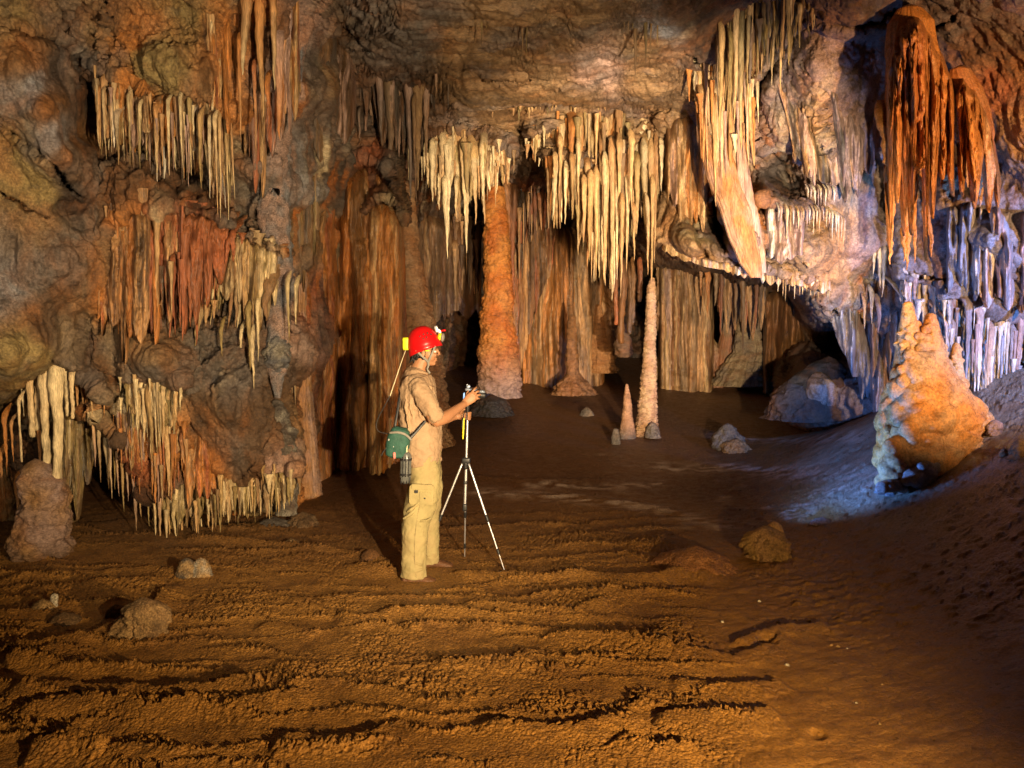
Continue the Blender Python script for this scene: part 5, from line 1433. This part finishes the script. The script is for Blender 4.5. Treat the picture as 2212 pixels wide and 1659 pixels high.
_b.inputs['Emission Strength'].default_value = 1.3  # screen glow, also added to stand in for blue light on camera and hands

person = empty("person", tuple(W(895, 1264, 5.75)))
tag(person, "person in a red helmet, tan shirt and khaki trousers standing side-on at a camera tripod", "person")
YC = 5.86
# ---- body: one continuous skin
b = Sol()
b.limb([(905, 835, YC, 28, .15), (906, 880, YC, 32, .16), (908, 930, YC, 32, .15), (909, 985, YC, 30, .15)])      # trunk
b.limb([(900, 808, YC, 21, .075), (905, 795, YC, 17.5, .058), (912, 776, YC, 17, .055)])                            # neck
b.ball(913, 751, YC, .094, .076, .105)                                                                             # cranium
b.ball(927, 765, YC, .056, .060, .070)
b.limb([(916, 776, YC, 9, .052), (928, 783, YC, 7, .040), (937, 785, YC, 5, .018)])                                # jaw and chin
b.limb([(943.5, 753, YC, 1.8, .010), (946.5, 759, YC, 2.3, .009), (949, 765, YC, 2.6, .011)], sides=12)             # nose
b.ball(946.5, 766.5, YC - .010, .008, .007, .006); b.ball(946.5, 766.5, YC + .010, .008, .007, .006)
b.ball(942.5, 775, YC, .0095, .020, .0050); b.ball(941.8, 779, YC, .0095, .018, .0058)                              # lips
b.ball(942, 752.5, YC, .012, .045, .008)                                                                           # brow
b.ball(939, 767, YC - .035, .014, .014, .016); b.ball(939, 767, YC + .035, .014, .014, .016)                        # cheeks
b.ball(914, 764, YC - .078, .015, .008, .029, rot=-.15); b.ball(914, 764, YC + .078, .015, .008, .029, rot=-.15)    # ears
# near arm
b.limb([(905, 836, 5.67, 17, .052), (918, 862, 5.64, 15, .046), (930, 888, 5.62, 13.5, .042), (939, 910, 5.62, 12.5, .038)])
b.limb([(939, 911, 5.62, 12.5, .038), (960, 902, 5.68, 13, .040), (982, 887, 5.77, 10, .032), (1003, 872.5, 5.86, 7.6, .023)])
# near hand on the camera: palm, four unequal fingers over the top, thumb behind
b.limb([(1001, 874, 5.858, 7.6, .020), (1010, 866, 5.872, 10.5, .016), (1019, 858.5, 5.880, 12.0, .015), (1025, 854, 5.885, 10.5, .012)])
for pts in (
    [(1018, 849.5, 5.880, 2.9), (1022.5, 843.5, 5.872, 2.7), (1027, 838.5, 5.890, 2.5), (1029, 836.2, 5.925, 2.2)],
    [(1023.5, 852, 5.882, 3.0), (1029.5, 847, 5.872, 2.8), (1034, 845, 5.895, 2.6), (1035, 845, 5.935, 2.2)],
    [(1026, 857, 5.884, 2.9), (1032.5, 853.5, 5.874, 2.7), (1037, 852.5, 5.897, 2.5), (1038, 853.5, 5.930, 2.1)],
    [(1025, 862.5, 5.882, 2.6), (1031, 861, 5.874, 2.4), (1034.5, 860.5, 5.893, 2.2), (1035.2, 861.5, 5.918, 1.9)],
    [(1006, 862, 5.872, 3.4), (1008, 854, 5.890, 3.0), (1010, 847, 5.915, 2.7), (1011, 843, 5.93, 2.3)],
): b.limb(pts, sides=12)
# far arm and hand round the tripod column
b.limb([(908, 836, 6.05, 17, .052), (925, 870, 6.10, 14, .045), (940, 908, 6.12, 12, .038)])
b.limb([(940, 909, 6.12, 12, .038), (962, 905, 6.10, 11.5, .036), (979, 901, 6.07, 8, .026), (990, 899, 6.05, 7, .022)])
b.limb([(988, 899, 6.05, 7.5, .018), (996, 898, 6.045, 9.5, .015), (1002, 898, 6.045, 9, .013)])
for k, (dv, r) in enumerate(((-7.5, 2.6), (-2.6, 2.8), (2.4, 2.7), (7, 2.3))):
    b.limb([(1001, 898 + dv, 6.045, r), (1010, 898 + dv, 6.052, r), (1016 - k * .4, 898.5 + dv, 6.040, r * .95), (1016 - k * .4, 899 + dv, 6.012, r * .9), (1011, 899.5 + dv, 5.992, r * .8)], sides=12)
b.limb([(994, 893, 6.035, 3.4), (998, 887, 6.01, 3.0), (1003, 884, 5.995, 2.6)], sides=12)
# legs inside the trousers
b.limb([(912, 980, 5.80, 26, .08), (910, 1075, 5.76, 22, .075), (896, 1120, 5.73, 17, .055), (893, 1170, 5.71, 16, .052), (892, 1240, 5.70, 11, .036)])
b.limb([(912, 980, 5.93, 26, .08), (920, 1060, 5.96, 22, .075), (924, 1110, 5.99, 17, .055), (926, 1160, 6.02, 16, .052), (930, 1208, 6.04, 11, .036)])
body = b.build("body", M_SKIN, person, voxel=0.0034, smooth=3)

for sy in (-1, 1):
    e = Sol(); e.ball(939.3, 759.5, YC + sy * .031, .011, .010, .009); e.build("eye", M_EYE, person)
e = Sol()
for sy in (-1, 1): e.limb([(936, 754.2, YC + sy * .050, 1.0, .004), (941, 753.4, YC + sy * .036, 1.3, .006), (943.5, 754, YC + sy * .018, .9, .004)], sides=8)
e.build("eyebrows", M_HAIR, person)

# ---- hair: black, ragged at the nape
h = Sol()
h.ball(908, 757, YC, .088, .081, .072)
h.limb([(916, 752, YC - .070, 4, .010), (917, 760, YC - .073, 2.6, .007), (917.5, 768, YC - .070, 1.5, .004)], sides=10)
rnd = np.random.RandomState(5)
for i in range(46):
    f = rnd.rand(); u = 888 + 26 * f; sy = rnd.uniform(-1, 1)
    yy = YC + .070 * sy
    uu = u + 5 * abs(sy)
    vv = 768 + rnd.uniform(-4, 4)
    h.limb([(uu, vv - 8, yy, 3.6, .010), (uu - 1 + rnd.uniform(-2, 1), vv + 4, yy * 1.0, 2.6, .008), (uu - 1.5 + rnd.uniform(-4, 3), vv + 12 + rnd.uniform(-3, 5) - 8 * f, yy, .8, .003)], sides=7)
h.build("hair", M_HAIR, person, voxel=0.003, smooth=1)

# ---- clothes
s = Sol()
s.limb([(905, 797, YC, 17, .072), (902, 803, YC, 25, .115), (901, 812, YC, 31, .165), (901, 824, YC, 35.5, .195), (902, 845, YC, 39, .20), (904, 875, YC, 42, .195), (907, 910, YC, 46, .19), (909, 945, YC, 46.5, .19), (911, 975, YC, 43, .19), (914, 999, YC, 38.5, .185)], sides=40, power=2.2)
s.limb([(900, 828, 5.70, 19, .062), (908, 845, 5.655, 20, .062), (925, 872, 5.63, 20, .062), (939, 895, 5.62, 17.5, .058), (945, 904, 5.62, 16.5, .055)], sides=26)
s.limb([(902, 828, 6.02, 19, .062), (912, 850, 6.08, 20, .062), (930, 880, 6.11, 18, .058), (940, 897, 6.12, 16, .052)], sides=26)
# belly fold, sagging pocket and sleeve folds
s.limb([(935, 835, YC - .09, 3, .04), (938, 850, YC - .10, 3, .04)], sides=12)
for (a0, b0, c0, d0) in ((884, 850, 893, 905), (895, 850, 912, 905), (925, 850, 944, 893), (876, 860, 884, 930)):
    s.limb([(a0, b0, 5.69, 1.5, .020), ((a0 + c0) / 2 - 1, (b0 + d0) / 2, 5.672, 2.2, .022), (c0, d0, 5.68, 1.4, .018)], sides=10)
shirt = s.build("shirt", M_SHIRT, person, voxel=0.0055, smooth=3, disp=0.030, dscale=0.06)
s = Sol()
s.limb([(888, 796, YC, 3.0, .030), (888, 800, YC - .045, 3.0, .02), (898, 801, YC - .083, 3.2, .012), (912, 804, YC - .080, 3.2, .012), (922, 807, YC - .04, 3.0, .016)], sides=12)
s.limb([(888, 796, YC, 3.0, .030), (888, 800, YC + .045, 3.0, .02), (898, 801, YC + .083, 3.2, .012), (912, 804, YC + .080, 3.2, .012), (922, 807, YC + .04, 3.0, .016)], sides=12)
s.build("collar", M_SHIRT, shirt, voxel=0.005, smooth=2)

t = Sol()
t.limb([(914, 950, YC, 38, .165), (915, 985, YC, 37, .18), (917, 1010, YC, 35.5, .185), (918, 1035, YC, 34.5, .17)], sides=36, power=2.3)
t.limb([(916, 1005, 5.785, 34, .10), (917, 1035, 5.765, 34, .105), (914, 1065, 5.75, 36, .11), (906, 1095, 5.735, 33.5, .10), (898, 1125, 5.72, 30, .092), (895, 1160, 5.71, 28.5, .086), (894, 1195, 5.705, 27, .082), (894, 1225, 5.70, 26, .080), (893, 1245, 5.70, 28.0, .084)], sides=30)
t.limb([(921, 1005, 5.94, 33, .10), (924, 1045, 5.955, 31, .10), (925, 1075, 5.97, 29, .095), (925, 1105, 5.985, 26, .09), (926, 1140, 6.005, 24, .084), (928, 1175, 6.02, 21.5, .078), (930, 1212, 6.04, 20, .074)], sides=30)
for (a0, b0, c0, d0) in ((880, 1105, 905, 1085), (872, 1120, 900, 1098), (880, 1205, 915, 1222), (876, 1235, 915, 1228), (905, 1125, 930, 1120)):
    t.limb([(a0, b0, 5.645, 1.2, .014), ((a0 + c0) / 2, (b0 + d0) / 2 + 1.5, 5.632, 1.8, .016), (c0, d0, 5.645, 1.0, .012)], sides=10)
trou = t.build("trousers", M_TROU, person, voxel=0.0055, smooth=3, disp=0.026, dscale=0.09)
p = Sol()
p.box(910.5, 1069, 5.648, .088, .012, .072, rot=-.05, bev=.22)
p.build("cargo_pocket", M_TROU, trou)
p = Sol()
p.box(912, 1052, 5.640, .078, .010, .020, rot=-.05, bev=.25)
p.build("pocket_flap", M_TROU, trou)
p = Sol(); p.box(918, 1076, 5.637, .040, .008, .044, rot=-.05, bev=.22); p.build("pocket_patch", M_TROU, trou)
p = Sol(); p.ball(917.5, 1076.5, 5.630, .008, .004, .006); p.build("button", M_BLK, trou)
p = Sol(); p.box(899, 1062, 5.634, .013, .003, .011, bev=.2); p.build("cloth_label", M_BLK, trou)
p = Sol()
p.limb([(907, 1092, 5.634, .7, .003), (900, 1130, 5.626, .7, .003), (896, 1170, 5.622, .7, .003), (896, 1210, 5.622, .7, .003), (899, 1247, 5.618, .7, .003)], sides=6)
p.build("seam", M_SEAM, trou)

for (du, dv, y, nm) in ((0, 0, 5.69, 1), (35, -34.5, 6.04, 0)):
    f = Sol()
    f.limb([(872 + du, 1252 + dv, y, 8, .036), (888 + du, 1251.5 + dv, y, 10, .040), (908 + du, 1251 + dv, y, 8.5, .043), (926 + du, 1253 + dv, y, 7.2, .048), (940 + du, 1256 + dv, y, 5.0, .041)], sides=20, power=2.3)
    f.limb([(884 + du, 1236 + dv, y, 14, .046), (885 + du, 1248 + dv, y, 14, .044)], sides=16)
    bt = f.build("boot", M_BOOT, person, voxel=0.005, smooth=3, disp=.006, dscale=.03)
    f = Sol()
    f.limb([(869 + du, 1260.5 + dv, y, 3.2, .036), (890 + du, 1261 + dv, y, 3.0, .040), (912 + du, 1261 + dv, y, 2.8, .044), (930 + du, 1261 + dv, y, 2.8, .049), (944 + du, 1260 + dv, y, 2.6, .038)], sides=16, power=3)
    f.build("sole", M_SOLE, bt, voxel=0.005, smooth=1)

# ---- helmet with its lamp
TA = math.radians(14.6)
HC = W(917.5, 751, YC)
ex = np.array([math.cos(TA), 0, math.sin(TA)]); ez = np.array([-math.sin(TA), 0, math.cos(TA)]); ey = np.array([0, 1.0, 0])
RX, RY, RZ = 35.8 * PXM, 0.106, 47.5 * PXM


def helm(ph, a, k=1.0):
    """ph 0 rim .. pi/2 top"""
    r = np.cos(ph) ** 0.86; z = np.sin(ph) ** 0.95
    fr = 1 + 0.05 * np.clip(np.cos(a), 0, 1) * np.exp(-ph * 6)
    return HC + ex * (RX * k * r * np.cos(a) * fr)[..., None] + ey * (RY * k * r * np.sin(a))[..., None] + ez * (RZ * k * z)[..., None]


def helmet_mesh():
    n, m = 64, 26
    a = np.linspace(0, 2 * np.pi, n, endpoint=False)
    rows = []
    for ph in np.linspace(0, np.pi / 2 - .02, m):
        rib = 1 + 0.012 * np.exp(-((ph - 0.18) / 0.05) ** 2)
        rows.append(helm(np.full(n, ph), a, rib * (1.02 if ph < 0.04 else 1)))
    inner = [helm(np.full(n, ph), a, .93) for ph in np.linspace(np.pi / 2 - .02, 0.0, m)]
    low = helm(np.full(n, 0.0), a, 1.02) - ez * (0.030 + 0.012 * np.cos(a + np.pi) - 0.012 * np.abs(np.sin(a)))[:, None]
    lowi = helm(np.full(n, 0.0), a, .95) - ez * (0.030 + 0.012 * np.cos(a + np.pi) - 0.012 * np.abs(np.sin(a)))[:, None]
    R = np.stack([*rows[::-1], low, lowi, *inner[::-1]])
    V = R.reshape(-1, 3)
    k = len(R)
    tp = HC + ez * RZ; ti = HC + ez * RZ * .93
    V = np.vstack([V, tp, ti])
    F = grid_faces(k, n, wrap=True)
    j = np.arange(n); j2 = (j + 1) % n
    F = np.vstack([F, np.stack([j2, j, 0 * j + k * n, 0 * j + k * n], -1), np.stack([(k - 1) * n + j, (k - 1) * n + j2, 0 * j + k * n + 1, 0 * j + k * n + 1], -1)])
    return V, F


V, F = helmet_mesh()
helmet = mesh_tri("helmet", V, F[:, ::-1] if False else F, M_RED, np.ones((len(V), 3)), person)
import bmesh as _bmesh
_bm = _bmesh.new(); _bm.from_mesh(helmet.data); _bmesh.ops.recalc_face_normals(_bm, faces=_bm.faces); _bm.to_mesh(helmet.data); _bm.free()
vh = Sol()
for (u, v) in ((906.9, 726.6), (914.7, 722), (923.4, 719.6), (913.8, 731.8), (921.6, 728.3), (931, 722)):
    q = W(u, v, YC) - HC
    lx = q @ ex / RX; lz = np.clip(q @ ez / RZ, 0, .98)
    ph = math.asin(lz ** (1 / .95)); r = math.cos(ph) ** 0.86
    cy = math.sqrt(max(0, 1 - (lx / r) ** 2))
    vh.ball(u, v, YC - RY * r * cy * 1.0, .0062, .0035, .0062, n=12)
vh.build("vent_holes", M_BLK, helmet)
x = Sol(); x.box(877.5, 742.5, YC, .024, .034, .047, rot=.03, bev=.3); x.box(884, 752, YC, .012, .030, .016, bev=.4); x.build("battery_box", M_YEL, helmet)
x = Sol(); x.box(943, 711, YC, .014, .016, .026, rot=.35, bev=.35); x.box(949, 716, YC, .012, .012, .018, rot=.35, bev=.35); x.box(939, 722, YC, .006, .010, .03, rot=.6, bev=.4)
lampb = x.build("lamp_bracket", M_STEEL, helmet)
x = Sol(); x.ball(950, 727, YC - .004, .018, .026, .029, rot=-.2); x.ball(947, 733, YC - .014, .014, .012, .012); x.build("lamp_housing", M_YEL, helmet)
x = Sol(); x.ball(956, 729, YC, .016, .036, .033, rot=-.1); x.build("lamp_reflector", M_GRY, helmet)
x = Sol(); x.limb([(952, 715, YC, 1.2, .004), (957, 714, YC, 2.2, .007), (961, 713.5, YC, 2.6, .009)], sides=12); x.build("lamp_knob", M_RED, helmet)
x = Sol(); x.box(923, 757.5, YC - .098, .016, .004, .005, bev=.4); x.build("rim_badge", M_YEL, helmet)
x = Sol()
x.limb([(899, 757, YC - .094, 2.4, .003), (908, 766, YC - .086, 2.4, .003), (918, 775, YC - .074, 2.4, .003), (925, 782, YC - .056, 2.6, .003)], sides=10)
x.limb([(940, 748, YC - .080, 2.3, .003), (934, 762, YC - .070, 2.3, .003), (929, 773, YC - .064, 2.4, .003), (925, 782, YC - .056, 2.6, .003)], sides=10)
x.limb([(925, 780, YC - .056, 2.8, .004), (925.5, 790, YC - .052, 2.2, .004), (923, 797, YC - .065, 2.0, .004), (928, 806, YC - .075, 2.4, .003)], sides=10)
x.build("chin_strap", M_GRY, helmet)
x = Sol(); x.limb([(876, 757, 5.80, .95), (866, 785, 5.72, .95), (852, 827, 5.64, .95), (842.5, 856, 5.62, 1.0)], sides=10); x.build("pale_cord", M_CORD, helmet)
x = Sol(); x.limb([(842.5, 855, 5.62, 1.2), (828, 882, 5.62, 1.0), (816, 905, 5.62, 1.0), (813, 922, 5.62, 1.0), (820, 933, 5.63, 1.0), (838, 936.5, 5.66, 1.0)], sides=10); x.build("dark_cord", M_BLK, helmet)

# ---- shoulder bag and canister
bag = empty("shoulder_bag", tuple(W(860, 990, 5.66)))
tag(bag, "dark green shoulder bag slung behind the person's right hip", "bag")
x = Sol()
x.limb([(866, 927, 5.66, 18, .05), (862, 945, 5.66, 24, .062), (858, 965, 5.66, 24.5, .066), (855, 984, 5.66, 22, .06)], sides=28, power=3.2)
x.build("pouch", M_GREEN, bag, voxel=.005, smooth=2, disp=.012, dscale=.05)
x = Sol(); x.limb([(842, 935, 5.60, 2.2, .006), (860, 934, 5.585, 2.6, .008), (876, 939, 5.59, 2.6, .008), (888, 950, 5.60, 2.2, .006)], sides=10); x.build("flap_piping", M_GRY, bag)
x = Sol(); x.limb([(852, 925, 5.67, 3.0, .003), (858, 890, 5.70, 3.0, .003), (864, 855, 5.74, 3.0, .003), (872, 829, 5.78, 3.0, .003), (884, 806, 5.86, 3.0, .003)], sides=8)
x.limb([(884, 948, 5.62, 3.8, .004), (897, 935, 5.635, 3.0, .003), (908, 922, 5.650, 3.0, .003), (919, 910, 5.655, 3.0, .003)], sides=8); x.build("strap", M_BLK, bag)
x = Sol(); x.limb([(851.5, 978, 5.59, 2.6, .005), (851.8, 984, 5.585, 2.8, .005), (852, 990, 5.59, 2.2, .005)], sides=10); x.build("pull_tag", M_PINK, bag)
x = Sol(); x.limb([(834, 968, 5.62, 1.3), (828, 976, 5.62, 1.6), (824, 984, 5.62, 1.6)], sides=8); x.build("strap_end", M_BLK, bag)
x = Sol(); x.ball(839.5, 950, 5.60, .006, .004, .008); x.ball(850, 965, 5.592, .004, .004, .006); x.build("buckle", M_STEEL, bag)
can = empty("canister", tuple(W(876, 1046, 5.64)))
tag(can, "smoked grey lamp canister hanging below the green bag", "canister")
x = Sol()
x.limb([(877.5, 980, 5.64, 10, .034), (877, 990, 5.64, 12, .040), (876.5, 1010, 5.64, 12, .040), (876, 1030, 5.64, 12, .040), (875.5, 1040, 5.64, 10, .034)], sides=28, power=2.2)
x.build("shell", M_CLEAR, can)
x = Sol()
for v in (992, 1024):
    x = Sol(); x.limb([(877 - (v - 990) / 40, v - 2, 5.64, 12.8, .043), (877 - (v - 990) / 40, v + 2, 5.64, 12.8, .043)], sides=24); x.build("band", M_BLK, can)
x = Sol()
for du in (-9, -3, 3, 9): x.limb([(876 + du, 1032, 5.61, 1.4), (875.5 + du, 1040, 5.61, 1.8), (875 + du, 1045, 5.61, 1.2)], sides=8)
for du in (-6, 0, 6): x.limb([(877 + du, 988, 5.598, 1.0), (876 + du, 1030, 5.598, 1.0)], sides=8)
x.build("ribs", M_BLK, can)
x = Sol(); x.limb([(879, 962, 5.62, 2.5, .008), (877, 972, 5.625, 3.5, .010), (877.5, 980, 5.64, 5, .014)], sides=10); x.build("hanging_loop", M_CORD, can)

# ---- tripod
tri = empty("tripod", tuple(W(1004, 1228, 6.02)))
tag(tri, "silver and black camera tripod standing before the person", "tripod")
x = Sol(); x.limb([(1010, 888, 6.02, 2.9), (1009, 935, 6.02, 2.9), (1007.5, 985, 6.02, 2.9), (1006, 1040, 6.02, 3.2), (1004, 1098, 6.02, 3.2)], sides=16); x.build("centre_column", M_STEEL, tri)
x = Sol(); x.box(1007, 994, 6.02, .034, .032, .022, bev=.4); x.limb([(1006, 1000, 6.02, 5.5), (1006, 1012, 6.02, 4.5)], sides=14); x.box(1005, 1042, 6.02, .014, .014, .014, bev=.4); x.box(1004, 1096, 6.02, .017, .017, .030, bev=.5); x.build("leg_spider", M_BLK, tri)
x = Sol(); x.limb([(1010, 872, 6.02, 6, .022), (1010, 880, 6.02, 5.0, .02), (1010, 890, 6.02, 4.0, .016)], sides=14); x.limb([(1005, 884, 6.0, 1.6), (1000, 905, 5.96, 1.3), (998, 925, 5.95, 1.2)], sides=8); x.build("pan_head", M_BLK, tri)
x = Sol(); x.limb([(1002, 903, 5.99, 1.8, .003), (1001, 925, 5.99, 2.2, .003), (1000, 948, 5.99, 1.6, .003)], sides=8); x.build("wrist_strap", M_YEL, tri)
apex = (1006, 998)
for (fu, fv, fy) in ((902, 1240, 5.97), (1003.5, 1226, 6.30), (1093, 1242, 5.93)):
    def at(f, r, ay=6.02):
        off = (fu - 1006) * .06
        return (apex[0] + off + (fu - apex[0] - off) * f, apex[1] + (fv - apex[1]) * f, ay + (fy - ay) * f, r)
    x = Sol(); x.limb([at(.02, 2.5), at(.28, 2.5), at(.50, 2.4)], sides=12); lg = x.build("leg", M_STEEL, tri)
    x = Sol(); x.limb([at(.48, 1.9), at(.66, 1.8), at(.80, 1.8)], sides=12); x.limb([at(.78, 1.35), at(.88, 1.3), at(.97, 1.3)], sides=12); x.build("leg_extension", M_STEEL, lg)
    x = Sol(); x.limb([at(.475, 3.6), at(.52, 3.6)], sides=10); x.build("leg_lock", M_BLK, lg)
    x = Sol(); x.limb([at(.775, 3.0), at(.81, 3.0)], sides=10); x.build("leg_lock", M_BLK, lg)
    x = Sol(); x.limb([at(.965, 1.9), at(1.0, 2.0)], sides=10); x.build("foot", M_BLK, lg)

# ---- camera on the tripod
camo = empty("camera_on_tripod", tuple(W(1014, 868, 6.0)))
tag(camo, "small camera with a glowing blue-white screen held on top of the tripod", "camera")
x = Sol(); x.box(1014, 855, 5.98, .032, .066, .040, bev=.22); x.build("camera_body", M_BLK, camo)
x = Sol(); x.box(1018, 841, 5.98, .045, .062, .010, rot=-.08, bev=.3); x.box(1012, 835, 5.99, .014, .022, .012, rot=.4, bev=.4); x.build("top_plate", M_CAM, camo)
x = Sol(); x.limb([(1024, 853, 5.99, 9, .030), (1034, 853, 5.99, 9.5, .032), (1040, 853.5, 5.99, 8.5, .028), (1047, 854, 5.99, 8, .027)], sides=28); ln = x.build("lens", M_BLK, camo)
x = Sol(); x.limb([(1034, 845.5, 5.985, 3.0, .026), (1042, 845.5, 5.985, 3.2, .026), (1046, 847, 5.985, 2.4, .022)], sides=14); x.build("lens_ring", M_CAM, ln)
x = Sol(); x.limb([(1048.5, 854, 5.99, 6.5, .022), (1049, 854, 5.99, 6.5, .022)], sides=20); x.build("front_glass", M_LENSG, ln)
x = Sol(); x.box(1003.5, 855, 5.965, .008, .040, .021, rot=-.06, bev=.2); x.build("lit_screen", M_SCREEN, camo)
x = Sol(); x.box(1009, 831, 5.99, .008, .012, .004, rot=.5, bev=.4); x.build("hot_shoe_level", M_CAM, camo)


build_shell()
